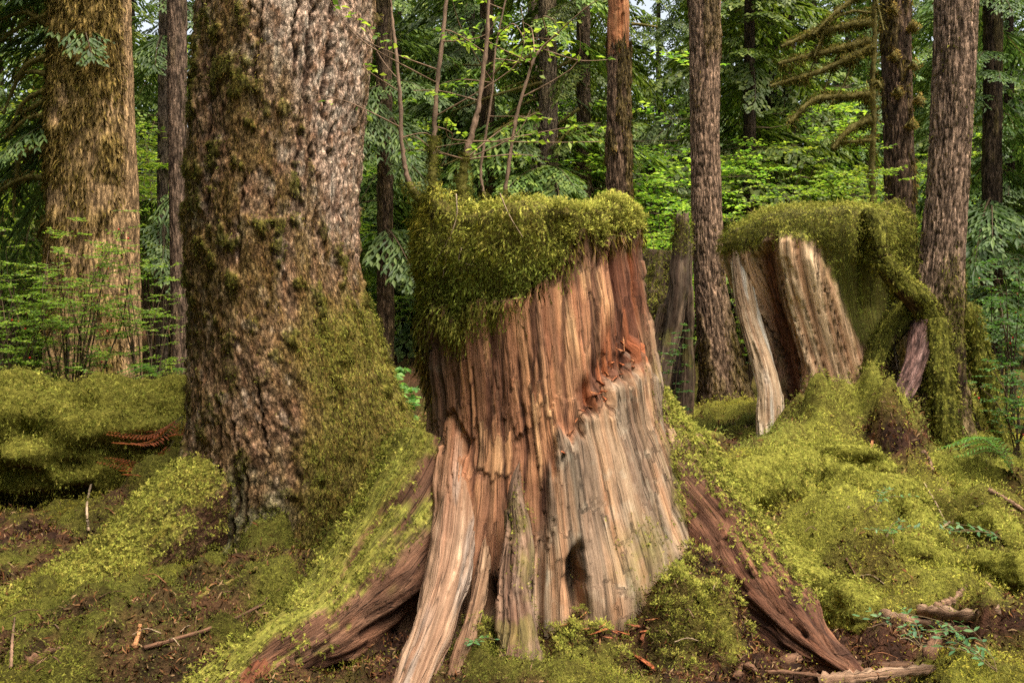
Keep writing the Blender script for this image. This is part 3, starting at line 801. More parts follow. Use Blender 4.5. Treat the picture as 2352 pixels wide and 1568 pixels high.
ORANGE = [(1000, 740), (1400, 600), (1410, 800), (1340, 960), (1270, 1120), (1240, 1250), (1120, 1330), (1010, 1400), (1020, 1000)]
orange = sstep(-30, 40, polydist(cu, cv, ORANGE) + 50 * fbm(ax * 5, ay * 5, Z * 2, 215, 3))
POCK = [(1012, 960), (1030, 940), (1075, 1015), (1070, 1048), (1020, 1050)]
pocket = sstep(-6, 8, polydist(cu, cv, POCK))
cav = np.exp(-(((cu - 1322 + 14 * fbm(ax * 12, ay * 12, Z * 6, 244, 3)) / 20) ** 2 + ((cv - 1335 + 24 * vn(ax * 40, ay * 40, Z * 3, 245)) / 72) ** 2) ** 2)
cav2 = np.exp(-(((cu - 1130) / 22) ** 2 + ((cv - 1400) / 60) ** 2) ** 1.5)
CAP = [(880, 380), (1520, 380), (1482, 525), (1455, 540), (1430, 530), (1395, 565), (1372, 575), (1342, 560), (1322, 596), (1285, 600), (1240, 618), (1222, 655), (1190, 682), (1150, 698), (1092, 712), (1048, 762), (1012, 712), (985, 700), (962, 722), (935, 680), (880, 600)]
capd = polydist(cu, cv, CAP) + 26 * fbm(ax * 9, ay * 9, Z * 3, 217, 3) + 10 * vn(ax * 40, ay * 40, Z * 6, 218)
cap = sstep(-6, 14, capd)
CLMP = [(1270, 420), (1520, 420), (1490, 560), (1400, 600), (1310, 640), (1260, 630), (1290, 560), (1265, 500)]
clmp = sstep(-12, 12, polydist(cu, cv, CLMP)) * cap
RR = RR + 0.072 * shell * (1 - .75 * sstep(.8, 1.25, PH)) - .028 * crack - .022 * left * sstep(1.35, 1.0, Z) - .05 * pocket - .22 * cav - .12 * cav2
bul = np.exp(-(((cu - 1395) / 75) ** 2 + ((cv - 1360) / 90) ** 2)); RR = RR + .06 * bul * (1 - cav)
rdg = np.exp(-((cu - 1050 + (cv - 1100) * .12) / 38) ** 2) * sstep(1000, 1250, cv); RR = RR + .10 * rdg
brk = sstep(-.5, .3, vn(ax * 14, ay * 14, Z * 3.5, 216))
amp = (.0065 + .030 * crack + .004 * low) * (.35 + .65 * brk)
grv = np.zeros_like(RR)
for (gu_, top_, bot_, wd_, dp_) in ((1038, 760, 960, 7, .035), (1125, 740, 1000, 6, .03), (1300, 640, 1000, 5, .022), (1372, 590, 860, 6, .035), (1160, 760, 1180, 4, .018), (1082, 860, 1180, 4, .02), (1224, 660, 900, 4, .022),
                                    (1345, 960, 1250, 4, .02), (1405, 900, 1300, 5, .024), (1460, 880, 1250, 5, .022), (1520, 900, 1260, 6, .03), (1300, 1040, 1240, 4, .016), (1256, 1080, 1380, 8, .05)):
    wob = gu_ + 6 * vn(Z * 3, gu_, 0, 221) + 3 * vn(Z * 17, gu_, 0, 222)
    grv = np.maximum(grv, dp_ * np.exp(-np.abs((cu - wob) / wd_) ** 1.5) * sstep(top_ - 40, top_ + 60, cv) * sstep(bot_ + 40, bot_ - 60, cv))
rg_ = np.random.default_rng(77)
for i_ in range(85):
    t0, z0, ln, wd_, dp_ = rg_.uniform(-1.7, 1.7), rg_.uniform(0, 1.9), rg_.uniform(.08, .42), rg_.uniform(.003, .0075), rg_.uniform(.012, .038)
    line = t0 + .02 * vn(z * 3, i_ * 7.1, 0, 223) + .007 * vn(z * 13, i_ * 3.3, 0, 224) + (wx * 1.3).mean(1)
    grv = np.maximum(grv, dp_ * np.exp(-np.abs((PH - line[:, None]) * .62 / wd_) ** 1.5) * sstep(1, .7, np.abs(Z - z0) / ln))
sO, sG, sK = slabs(PH, Z, .62, 150, 78, (-1.9, 1.9), (-.4, 1.9), .03, .20, .12, .7, .013)
RR = RR + (1 - cap) * (sO * (1 - .45 * shell) - .006 * sG)
capb = -.035 + .034 * sstep(0, 110, capd) * (0.5 + .9 * fbm(ax * 7, ay * 7, Z * 7, 219, 3)) + .028 * clmp * (np.abs(vn(ax * 17, ay * 17, Z * 17, 220)) * 2 - .3)
RR = RR + (1 - cap) * (amp * f1 * (.15 + .85 * crack) + .0025 * f2 + .0025 * f3 + .010 * chunk * (1 + shell * -.6) - .6 * grv) + cap * capb
zt = Z[-1, 0]
PP = np.stack([X[:, None] + RR * np.sin(PH), SY - EY * RR * np.cos(PH), Z], -1)
# roll over the rim and close the mossy top
nt = 44
k = np.linspace(0, 1, nt + 1)[1:]
cenx = X[-1]
lip = .06 * np.sin(np.minimum(k * 5, 1) * math.pi / 2)
TOPR = RR[-1][None] * (1 - k[:, None] ** 1.4 * .999)
TX = cenx + TOPR * np.sin(ph)[None]; TY = SY - EY * TOPR * np.cos(ph)[None]
def topz(x, y):
    a = W(1000, 446, SY); b = W(1400, 466, SY); m = W(1190, 465, SY)
    return .13 * np.exp(-((x - a[0] + .02) / .11) ** 2 - ((y - 5.15) / .35) ** 2) + .075 * np.exp(-((x - b[0]) / .11) ** 2 - ((y - 5.15) / .45) ** 2) + .055 * np.exp(-((x - m[0]) / .11) ** 2 - ((y - 5.2) / .45) ** 2) + .035 * fbm(x * 7, y * 7, 0, 223, 3)
TZ = zt + lip[:, None] * .55 + topz(TX, TY) * sstep(0, .25, k)[:, None]
TP = np.stack([TX, TY, TZ], -1)
edge = topz(PP[..., 0], PP[..., 1]); PP[..., 2] += edge * sstep(zt - .25, zt, Z) * .9
TP[..., 2] += (topz(TX, TY) * .9 * sstep(.25, 0, k)[:, None])
SP = np.concatenate([PP, TP]); SN = grid_normals(SP, True)
PP0, SN0, PH0 = PP, SN[:len(z)], PH
full = lambda a, v: np.concatenate([a, np.full((nt, a.shape[1]), float(v))])
capF = full(cap, 1); capF[-nt:] = 1
clF = np.concatenate([clmp, np.repeat(clmp[-1:], nt, 0)])
o1 = lin(202, 150, 108); o2 = lin(174, 124, 92); o3 = lin(228, 184, 134); gry = lin(148, 124, 100); gry2 = lin(130, 112, 94); red = lin(140, 70, 38); drk = lin(108, 78, 58)
c = mixc(o2 * np.ones(3), o1, sstep(-.5, .5, f1 * .5 + chunk))
c = mixc(c, o3 * np.ones(3), sstep(.25, .7, fbm(ax * 11, ay * 11, Z * 1.6, 225, 3)) * .8)
c = mixc(c, lin(150, 104, 80) * np.ones(3), sstep(.1, .5, fbm(ax * 6, ay * 6, Z * 1.3, 227, 3)) * .7)
c = mixc(c, lin(216, 172, 124) * np.ones(3), sstep(.35, .8, sK) * .7); c = mixc(c, lin(132, 92, 68) * np.ones(3), sstep(-.3, -.8, sK) * .6); c = mixc(c, lin(92, 60, 44) * np.ones(3), sG * .5)
stain = sstep(.0, .5, fbm(ax * 4, ay * 4, Z * 1.1, 228, 4)); c = mixc(c, lin(118, 84, 64) * np.ones(3), stain * .5)
sunlit_tint = np.exp(-(((cu - 1060) / 70) ** 2 + ((cv - 930) / 240) ** 2)); c = mixc(c, lin(226, 168, 108) * np.ones(3), sunlit_tint * .55 * sstep(-.4, .5, f2))  # sunlit glow painted into the wood colour left of the middle
c = mixc(lin(84, 54, 40) * np.ones(3), c, sstep(-.012, .0, -grv) * .85 + .15)
c = mixc(mixc(drk * np.ones(3), gry, sstep(-.5, .6, chunk)), c, np.clip(orange + .15, 0, 1))
sh_c = mixc(gry * np.ones(3), gry2, sstep(-.4, .4, fbm(ax * 14, ay * 14, Z * 1.2, 229, 3)))
sh_c = sh_c * (1 + .22 * sK - .35 * sG)[..., None]
sh_c = mixc(sh_c, lin(166, 128, 96) * np.ones(3), sstep(.1, .5, fbm(ax * 20, ay * 20, Z * 1.5, 230, 2)) * .7)
c = mixc(c, sh_c, shell)
c = mixc(c, mixc(lin(92, 50, 34) * np.ones(3), lin(160, 92, 56), sstep(-.2, .6, f2)), crack * .85)
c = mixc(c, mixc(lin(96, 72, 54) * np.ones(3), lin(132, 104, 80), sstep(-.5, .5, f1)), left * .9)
spk = sstep(.42, .6, fbm(ax * 30, ay * 30, Z * 14, 231, 2)); c = mixc(c, lin(190, 180, 158) * np.ones(3), spk * .22 * np.maximum(shell, left * .6))
# green algae and thin moss streaks low on the right
strk = sstep(.05, .45, vn(ax * 30, ay * 30, Z * 1.4, 233)) * sstep(1440, 1520, cu) * sstep(740, 900, cv)
algae = np.exp(-(((cu - 1460) / 50) ** 2 + ((cv - 1250) / 60) ** 2)) + np.exp(-(((cu - 1415) / 60) ** 2 + ((cv - 1380) / 60) ** 2)) * .7
thin = np.clip(strk * .8 + algae * sstep(-.3, .3, fbm(ax * 14, ay * 14, Z * 8, 235, 3)), 0, 1) * (1 - cap)
RB = [(1545, 960), (1580, 1020), (1640, 1120), (1700, 1260), (1620, 1250), (1560, 1240), (1530, 1140), (1505, 1050)]
rmoss = sstep(-12, 12, polydist(cu, cv, RB) + 22 * fbm(ax * 9, ay * 9, Z * 5, 237, 3)) * (1 - cap)
lmoss = sstep(-.1, .4, fbm(ax * 8, ay * 8, Z * 4, 239, 3)) * sstep(1000, 960, cu) * sstep(1080, 1000, cv) * (1 - cap)
c = mixc(c, lin(116, 112, 52) * np.ones(3), thin * .6)
c = mixc(c, lin(100, 96, 36) * np.ones(3), np.maximum(rmoss, lmoss) * .85)
c = mixc(c, lin(104, 96, 42) * np.ones(3), cap)
c = np.concatenate([c, np.broadcast_to(lin(104, 96, 42), (nt, len(ph), 3))])
GR = np.stack([np.sin(PH) * .62 + sK * .11, -np.cos(PH) * .62, Z + sK * .4], -1); GR = np.concatenate([GR, TP])
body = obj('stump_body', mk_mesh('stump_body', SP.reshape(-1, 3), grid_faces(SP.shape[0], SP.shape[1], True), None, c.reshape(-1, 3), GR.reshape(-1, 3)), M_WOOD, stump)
# moss cap
acc = Acc(); rng = np.random.default_rng(31)
PHF = np.concatenate([PH, np.repeat(PH[-1:], nt, 0)])
vis = (np.abs(PHF) < 2.0) | (np.arange(SP.shape[0])[:, None] >= len(z))
lfield = np.concatenate([cu, np.repeat(cu[-1:], nt, 0)]); vfield = np.concatenate([cv, np.repeat(cv[-1:], nt, 0)])
cdF = np.concatenate([capd, np.full((nt, len(ph)), 200.)])
p, nn, uu, vv, cd_ = sample_grid(SP, SN, np.where(vis, 13500 * capF * (1 - .9 * clF), 0), rng, True, (lfield, vfield, cdF))
brown = sstep(1010, 955, uu)[:, None]; grn = sstep(540, 640, vv)[:, None]
cl = vn(p[:, 0] * 22, p[:, 1] * 22, p[:, 2] * 12, 241)[:, None]
tint = 1.4 * (1 - brown * .12 * np.array([0, 1, 2.5])) * (1 - grn * np.array([.18, .05, .05])) * (1 + .34 * cl)
acc.add(*fronds(p, nn, .046, .0075, rng, .38, .62, .5, GREENS, 1.2, tint, .006 + .036 * sstep(0, 90, cd_), 13))
p, nn = sample_grid(SP, SN, np.where(vis, 24000 * clF * sstep(-.5, .2, np.concatenate([vn(ax * 17, ay * 17, Z * 17, 220), np.zeros((nt, len(ph)))]) + .3), 0), rng, True)
acc.add(*fronds(p, nn, .024, .0065, rng, .95, .10, .5, GREENS * 1.12, 1.3, None, .035, 16))
k_ = np.argwhere((clF > .5) & (np.abs(PHF) < 1.7)); k_ = k_[rng.integers(0, len(k_), 260)]
pompoms(acc, SP[k_[:, 0], k_[:, 1]] + SN[k_[:, 0], k_[:, 1]] * .018, SN[k_[:, 0], k_[:, 1]], .032, rng, 70, GREENS * 1.5, 1.3)
# long tassels where the cap hangs lowest
for (tu, tv, tn) in ((1045, 735, 500), (1085, 705, 350), (1010, 705, 300), (1150, 685, 300), (1285, 585, 300), (960, 725, 300), (1120, 700, 300)):
    m_ = np.exp(-(((cu - tu) / 24) ** 2 + ((cv - tv) / 36) ** 2)) * (np.abs(PH) < 1.8)
    p, nn = sample_grid(PP, SN[:len(z)], m_ * tn * 30, rng, True)
    acc.add(*fronds(p, nn, .075, .006, rng, .12, 1.0, .2, GREENS * .9, 1.25, None, .012, 14))
# fringe hanging below the cap
fr = sstep(-22, 4, capd) * sstep(34, 10, capd) * (np.abs(PH) < 1.9) * (Z > .6)
p, nn = sample_grid(PP, SN[:len(z)], 9000 * fr * (1 - .7 * clmp), rng, True)
acc.add(*strands(p + nn * .004, nn, .07, .0030, rng, .12, 1.2, .2, OLIVE, 1.3))
lh = sstep(1003, 950, cu) * sstep(690, 740, cv) * sstep(960, 820, cv) * (np.abs(PH) < 1.9) * sstep(-.3, .3, fbm(ax * 8, ay * 8, Z * 4, 239, 3))
p, nn = sample_grid(PP, SN[:len(z)], 6000 * lh, rng, True)
acc.add(*strands(p, nn, .075, .0034, rng, .3, 1.2, .22, OLIVE, 1.3))
obj('moss_cap', acc.mesh('moss_cap'), M_MOSS, stump, 'stuff')
acc = Acc()
p, nn = sample_grid(PP, SN[:len(z)], np.where(np.abs(PH) < 2, 11000 * rmoss + 2500 * lmoss + 1800 * thin, 0), rng, True)
acc.add(*fronds(p, nn, .036, .008, rng, .55, .6, .4, GREENS, 1.35))
obj('moss', acc.mesh('moss'), M_MOSS, stump, 'stuff')

def wood_col(c0, c1, c2=None, mossm=0.0, tipc=None):
    def f(P, N, TH, S, rel):
        n2 = fbm(np.cos(TH) * 2, np.sin(TH) * 2, S * 2.2, 251, 3)
        c = mixc(np.ones(3) * c0, c1 * np.ones(3), sstep(-.7, .6, rel + .4 * n2))
        if c2 is not None: c = mixc(c, c2 * np.ones(3), sstep(.0, .6, n2))
        if mossm: c = mixc(c, lin(104, 100, 40) * np.ones(3), mossm * sstep(.1, .5, fbm(P[..., 0] * 9, P[..., 1] * 9, P[..., 2] * 5, 253, 3)))
        if tipc is not None: c = mixc(c, tipc * np.ones(3), sstep(.45, 0, S / S.max()))
        return c
    return f
def pth(*r): return np.array([list(W(u, v, Y)) + [a, b] for u, v, Y, a, b in r])
XS = (1, 0, 0)
# front spurs, slab and spreading roots
wood_tube('root', pth((1064, 900, 5.32, .09, .10), (1056, 1050, 5.16, .10, .11), (1046, 1200, 4.98, .11, .12), (1028, 1330, 4.76, .105, .11), (990, 1460, 4.50, .095, .10), (945, 1575, 4.30, .09, .09), (900, 1680, 4.15, .07, .08)), stump,
          wood_col(lin(138, 108, 86), lin(178, 148, 122), lin(150, 132, 118), tipc=lin(170, 122, 88)), 200, 80, .014, .03, 301, XS, ncrack=60)
wood_tube('root', pth((1118, 1240, 4.92, .03, .05), (1105, 1330, 4.76, .045, .05), (1080, 1440, 4.55, .045, .05), (1050, 1540, 4.4, .04, .05), (1020, 1640, 4.25, .03, .04)), stump, wood_col(lin(120, 92, 70), lin(166, 136, 108)), 90, 40, .010, .014, 303, XS)
so, sP, sN = wood_tube('splinter', pth((1188, 1108, 4.78, .014, .02), (1182, 1150, 4.77, .04, .04), (1190, 1230, 4.76, .06, .06), (1184, 1340, 4.68, .075, .09), (1192, 1450, 4.55, .10, .11), (1185, 1560, 4.42, .12, .13), (1178, 1680, 4.3, .15, .14)), stump,
          wood_col(lin(104, 80, 64), lin(154, 126, 104), lin(122, 100, 84), .5), 150, 70, .014, .025, 305, XS, jag=.09)
so['label'] = 'upright grey splinter slab in front of the stump'
acc = Acc(); m = (sN[..., 0] > .25) & (sN[..., 1] < .5)
p, nn = sample_grid(sP, sN, np.where(m, 4000 * sstep(-.2, .3, fbm(sP[..., 0] * 12, sP[..., 1] * 12, sP[..., 2] * 4, 255, 3)), 0), rng, True)
acc.add(*fronds(p, nn, .024, .007, rng, .6, .5, .4, GREENS, 1.35)); obj('moss', acc.mesh('moss'), M_MOSS, so, 'stuff')
ro, rP, rN = wood_tube('root', pth((1010, 1090, 5.45, .26, .36), (915, 1255, 5.14, .25, .32), (800, 1385, 4.88, .20, .24), (680, 1480, 4.6, .15, .15), (540, 1575, 4.38, .12, .12), (380, 1680, 4.15, .09, .09)), stump, lambda P, N, TH, S, rel: mixc(mixc(lin(92, 64, 48) * np.ones(3), lin(140, 104, 80), sstep(-.6, .5, rel)), lin(122, 120, 50) * np.ones(3), sstep(.05, .4, N[..., 2] * .8 - N[..., 0] * .5 + .25 * vn(P[..., 0] * 9, P[..., 1] * 9, P[..., 2] * 9, 84))), 150, 70, .016, .045, 307)
moss_on('moss', rP, rN * np.array([1, 1, .8]) + np.array([0, 0, 1.]) * (-.5 * rN[..., :1]), ro, 13500, .22, .036, .0044, soft=.2, seed=32)
ro, rP, rN = wood_tube('root', pth((1440, 1010, 5.60, .24, .30), (1600, 1185, 5.22, .25, .29), (1695, 1295, 5.02, .21, .24), (1785, 1405, 4.8, .165, .17), (1880, 1495, 4.57, .11, .10), (1970, 1560, 4.40, .06, .06)), stump,
                       wood_col(lin(74, 48, 36), lin(140, 98, 72), lin(102, 70, 52), tipc=lin(150, 122, 96)), 150, 80, .020, .06, 309, ncrack=60)
ro['label'] = 'rotting reddish brown root spreading to the right'
acc = Acc(); s_ = np.linspace(0, 1, rP.shape[0])[:, None]
p, nn = sample_grid(rP, rN, 11500 * sstep(.42, .66, .55 * rN[..., 2] + .75 * rN[..., 0] + .18 * vn(rP[..., 0] * 11, rP[..., 1] * 11, rP[..., 2] * 11, 85)) * sstep(.75, .55, s_) * (rN[..., 1] < .7) + 9000 * sstep(.3, .15, s_) * sstep(.0, .3, rN[..., 0] + .4 * rN[..., 2]) * (rN[..., 1] < .7), rng, True)
acc.add(*fronds(p, nn, .04, .009, rng, .6, .6, .4, GREENS, 1.35)); obj('moss', acc.mesh('moss'), M_MOSS, ro, 'stuff')
# a rotten half-buried root end at the lower left, and the stub beside the right edge
wood_tube('root', pth((640, 1480, 4.55, .05, .06), (600, 1530, 4.42, .06, .07), (560, 1590, 4.3, .06, .06)), stump, wood_col(lin(110, 66, 44), lin(158, 106, 76)), 50, 36, .012, .012, 311)
so, sP, sN = wood_tube('splinter', pth((1534, 985, 5.28, .035, .03), (1545, 1040, 5.26, .05, .05), (1562, 1120, 5.24, .06, .06), (1590, 1220, 5.2, .06, .06)), stump, wood_col(lin(130, 104, 80), lin(176, 146, 112)), 60, 36, .006, .01, 313, XS)
# ------------------------------------------------------------------ the pale mossy stump on the right
rs = thing('mossy_stump', 'leaning hollow stump with bleached wood and bright moss top on the right', 'stump')
RY = 8.75
rtab = [(470, 1720, 2040), (495, 1685, 2068), (540, 1668, 2078), (600, 1668, 2066), (700, 1700, 2050), (800, 1728, 2052), (900, 1745, 2068), (1000, 1748, 2085), (1120, 1748, 2100)]
z = np.arange(-0.05, 2.31, 0.013)
X, R = trunk_axis(rtab, RY, z); ph = phis(240); EYR = .8
Z, PH = np.meshgrid(z, ph, indexing='ij')
RR = R[:, None] * (1 + .03 * np.sin(4 * PH + .5) + .02 * np.sin(PH * 7))
tw = PH - (2.0 - Z) * .16
ax, ay = np.sin(tw) * .75, -np.cos(tw) * .75
cu = U0 + FPX * (X[:, None] + RR * np.sin(PH)) / (RY - EYR * RR * np.cos(PH)); cv = V0 - FPX * (Z - CAMH) / (RY - EYR * RR * np.cos(PH))
wx = .02 * fbm(ax * 5, ay * 5, Z * 1.5, 403, 2)
f1 = np.abs(vn((ax + wx) * 15, (ay + wx) * 15, Z * .5, 405)) * 2.4 - 1
f2 = np.abs(vn((ax + wx) * 38, (ay + wx) * 38, Z * .9, 407)) * 2.4 - 1
chunk = fbm(ax * 9, ay * 9, Z * 3, 409, 3)
GROOVE = [(1730, 590), (1765, 560), (1790, 700), (1835, 830), (1838, 1010), (1795, 1030), (1795, 880), (1755, 750)]
groove = sstep(-12, 14, polydist(cu, cv, GROOVE))
RCAP = [(1500, 300), (2300, 300), (2300, 900), (2010, 800), (1975, 800), (1920, 690), (1890, 580), (1866, 552), (1838, 566), (1815, 546), (1790, 562), (1775, 538), (1730, 562), (1680, 575), (1600, 570)]
capd = polydist(cu, cv, RCAP) + 14 * fbm(ax * 9, ay * 9, Z * 5, 411, 3)
cap = sstep(-6, 12, capd)
cap = np.minimum(cap, 1 - .8 * sstep(-5, 20, polydist(cu, cv, [(1880, 640), (1925, 640), (1990, 850), (1960, 900), (1900, 800)])))
thick = sstep(640, 560, cv + 20 * vn(ax * 8, ay * 8, Z * 6, 412))
lip_ = np.exp(-((cu - 1945) / 14) ** 2) * sstep(480, 560, cv) * 0
RIDGE = [(1790, 540), (1850, 540), (1920, 660), (1985, 850), (1960, 900), (1940, 1100), (1840, 1100), (1850, 850), (1810, 700)]
ridge_m = sstep(-16, 16, polydist(cu, cv, RIDGE) + 8 * vn(ax * 40, ay * 40, Z * 1.5, 410))
sO, sG, sK = slabs(tw, Z, .75, 110, 79, (-1.9, 1.9), (.2, 2.2), .04, .16, .2, .9, .022)
RR = RR + (1 - cap) * (sO - .014 * sG)
RR = RR + .10 * ridge_m - .10 * groove + (1 - cap) * (.012 * f1 + .006 * f2 + .010 * chunk) + cap * (-.012 + .02 * thick * (1 + .6 * fbm(ax * 7, ay * 7, Z * 7, 413, 3)) + .012 * chunk)
RR = RR - .10 * np.exp(-((cu - 1990) / 16) ** 2) * sstep(470, 540, cv) * sstep(800, 700, cv)
PP = np.stack([X[:, None] + RR * np.sin(PH), RY - EYR * RR * np.cos(PH), Z], -1)
nt = 26; k = np.linspace(0, 1, nt + 1)[1:]
TR = RR[-1][None] * (1 - k[:, None] ** 1.3 * .999)
TX = X[-1] + TR * np.sin(ph); TY = RY - EYR * TR * np.cos(ph)
TZ = z[-1] + .07 * np.sin(np.minimum(k * 2.2, 1) * math.pi / 2)[:, None] * np.clip((TX - W(1720, 0, RY)[0]) * 4, .1, 1) + .02 * fbm(TX * 7, TY * 7, 0, 415, 3)
SP = np.concatenate([PP, np.stack([TX, TY, TZ], -1)])
SP[..., 2] -= .10 * sstep(W(1745, 0, RY)[0], W(1690, 0, RY)[0], SP[..., 0]) * sstep(1.9, 2.3, SP[..., 2])
SN = grid_normals(SP, True)
c = mixc(lin(148, 118, 92) * np.ones(3), lin(204, 172, 136), sstep(-.5, .5, f1 * .5 + chunk))
c = mixc(c, lin(184, 132, 100) * np.ones(3), sstep(.1, .5, fbm(ax * 8, ay * 8, Z * 2, 417, 3)) * .6)
c = mixc(c, lin(104, 60, 40) * np.ones(3), groove * .9)
c = mixc(c, lin(104, 104, 44) * np.ones(3), sstep(.1, .5, fbm(ax * 12, ay * 12, Z * 3, 419, 3)) * .55 * (1 - groove))
c = mixc(c, mixc(lin(196, 156, 120) * np.ones(3), lin(228, 196, 158), sstep(-.3, .4, f1)), ridge_m * .75)
c = c * (1 + .25 * sK - .5 * sG)[..., None]
c = mixc(c, lin(96, 94, 40) * np.ones(3), cap)
c = np.concatenate([c, np.broadcast_to(lin(96, 94, 40), (nt, len(ph), 3))])
GR = np.concatenate([np.stack([ax + wx, ay + wx, Z], -1), np.stack([TX, TY, TZ], -1)])
obj('stump_body', mk_mesh('stump_body', SP.reshape(-1, 3), grid_faces(SP.shape[0], SP.shape[1], True), None, c.reshape(-1, 3), GR.reshape(-1, 3)), M_WOOD, rs)
rng = np.random.default_rng(41); acc = Acc()
capF = np.concatenate([cap * (.75 + .25 * thick), np.ones((nt, len(ph)))]); thF = np.concatenate([thick, np.ones((nt, len(ph)))])
vis = (np.abs(np.concatenate([PH, np.repeat(PH[-1:], nt, 0)])) < 2.0)
p, nn, th_ = sample_grid(SP, SN, np.where(vis, 10500 * capF, 0), rng, True, (thF,))
cl = vn(p[:, 0] * 14, p[:, 1] * 14, p[:, 2] * 10, 421)[:, None]
acc.add(*fronds(p, nn, .020 + .024 * th_, .006 + .004 * th_, rng, .55, .55, .5, GREENS, 1.25, (1 + .2 * cl) * (1 - (1 - th_[:, None]) * np.array([.22, .08, .2])), .03, 12, 1))
obj('moss_cap', acc.mesh('moss_cap'), M_MOSS, rs, 'stuff')
so, _, _ = wood_tube('splinter', pth((1696, 530, 8.66, .06, .06), (1702, 620, 8.54, .08, .07), (1720, 720, 8.46, .09, .07), (1748, 820, 8.36, .10, .08), (1766, 900, 8.26, .11, .08), (1768, 980, 8.2, .105, .08), (1765, 1070, 8.1, .09, .08)), rs,
          wood_col(lin(176, 148, 118), lin(222, 202, 172), lin(198, 188, 172)), 130, 60, .010, .016, 421, XS, ncrack=40)
so['label'] = 'bleached pale splinter slab at the left of the stump'
# moss spilling over the right shoulder of the stump
ro, rP, rN = wood_tube('moss_shoulder', pth((2035, 470, 8.6, .10, .10), (2062, 530, 8.5, .12, .1), (2072, 600, 8.45, .11, .09), (2082, 680, 8.4, .07, .07)), rs, lambda P, N, TH, S, rel: np.ones(P.shape) * lin(88, 86, 32), 50, 40, .006, .03, 429, XS)
moss_on('moss', rP, rN, ro, 11000, -.9, .05, .0055, droop=.7, out=.5, seed=43)

# ------------------------------------------------------------------ other standing trunks
def trunk(parent, Y, tab, ztop, seed, base=lin(136, 110, 90), mossfn=None, amp=.014, rw=.03, rh=.16, dz=.034, nphi=64, flare=.0, z0=None, mossc=lin(104, 92, 44), mdens=0, mL=.05, mpal=OLIVE, mat=None, z1=None, name='trunk', jag=0.0):
    Xg, _ = trunk_axis(tab, Y, np.array([0.5]))
    g = float(gz(Xg, np.array([Y]))[0])
    z0 = g - .15 if z0 is None else z0
    z1 = z1 or CAMH + (V0 + 40) * Y / FPX
    z = rows(z0, z1, dz, ztop) if ztop > z1 else np.arange(z0, ztop, dz)
    X, R = trunk_axis(tab, Y, z); ph = phis(nphi)
    Z, PH = np.meshgrid(z, ph, indexing='ij')
    Rm = float(R.mean())
    RR = (R[:, None] - (.02 if mdens else 0)) * (1 + .04 * np.sin(PH * 3 + seed) + .03 * fbm(np.sin(PH) * 2, np.cos(PH) * 2, Z * 1.2, seed, 2))
    lowz = np.clip(1 - (Z - g) / .7, 0, 1.3)
    RR = RR + flare * lowz ** 2 * (1 + .7 * np.sin(PH * 4 + seed))
    ax, ay = np.sin(PH) * Rm, -np.cos(PH) * Rm
    pl = bark_ridges(ax, ay, Z, rw, rh, seed + 3)
    cu = U0 + FPX * (X[:, None] + RR * np.sin(PH)) / (Y - RR * np.cos(PH)); cv = V0 - FPX * (Z - CAMH) / (Y - RR * np.cos(PH))
    m = np.zeros_like(Z) if mossfn is None else np.clip(mossfn(PH, Z, cu, cv, fbm(ax * 8 / (Rm * 4 + .3), ay * 8 / (Rm * 4 + .3), Z * 2.2, seed + 5, 4)), 0, 1)
    RR = RR + amp * (pl - 1) * (1 - .5 * m) + .02 * m * (1 + fbm(ax * 12, ay * 12, Z * 6, seed + 6, 2))
    P = np.stack([X[:, None] + RR * np.sin(PH), Y - RR * np.cos(PH), Z], -1)
    if jag: P[..., 2] += jag * sstep(z[-1] - .3, z[-1], Z) * (vn(np.sin(PH) * 7, np.cos(PH) * 7, 0, seed) + .6 * vn(np.sin(PH) * 19, np.cos(PH) * 19, 0, seed + 1))
    N = grid_normals(P, True)
    base = base * 1.35
    c = mixc(base * .55 * np.ones(3), base * np.ones(3), pl)
    c = mixc(c, base * 1.35 * np.ones(3), sstep(.25, .55, fbm(ax * 18, ay * 18, Z * 9, seed + 7, 3)) * .7)
    c = mixc(c, mossc * np.ones(3), m * .85)
    t = obj(name, mk_mesh(name, P.reshape(-1, 3), grid_faces(len(z), len(ph), True), None, c.reshape(-1, 3), np.stack([ax, ay, Z], -1).reshape(-1, 3)), mat or M_FARBARK, parent)
    if mdens:
        rg = np.random.default_rng(seed)
        p, nn = sample_grid(P, N, np.where((np.abs(PH) < 1.9) & (Z < z1), mdens * m, 0), rg, True)
        if len(p):
            a = Acc(); a.add(*strands(p, nn, mL, .0028 * Y / 6, rg, .22, .95, .25, mpal, 1.25)); obj('moss', a.mesh('moss'), M_MOSS, t, 'stuff')
    return t

TREES = {}
def tree(key, label, *a, **k):
    t = thing('conifer_tree', label, 'tree', 'standing forest trees'); TREES[key] = t
    trunk(t, *a, **k); return t

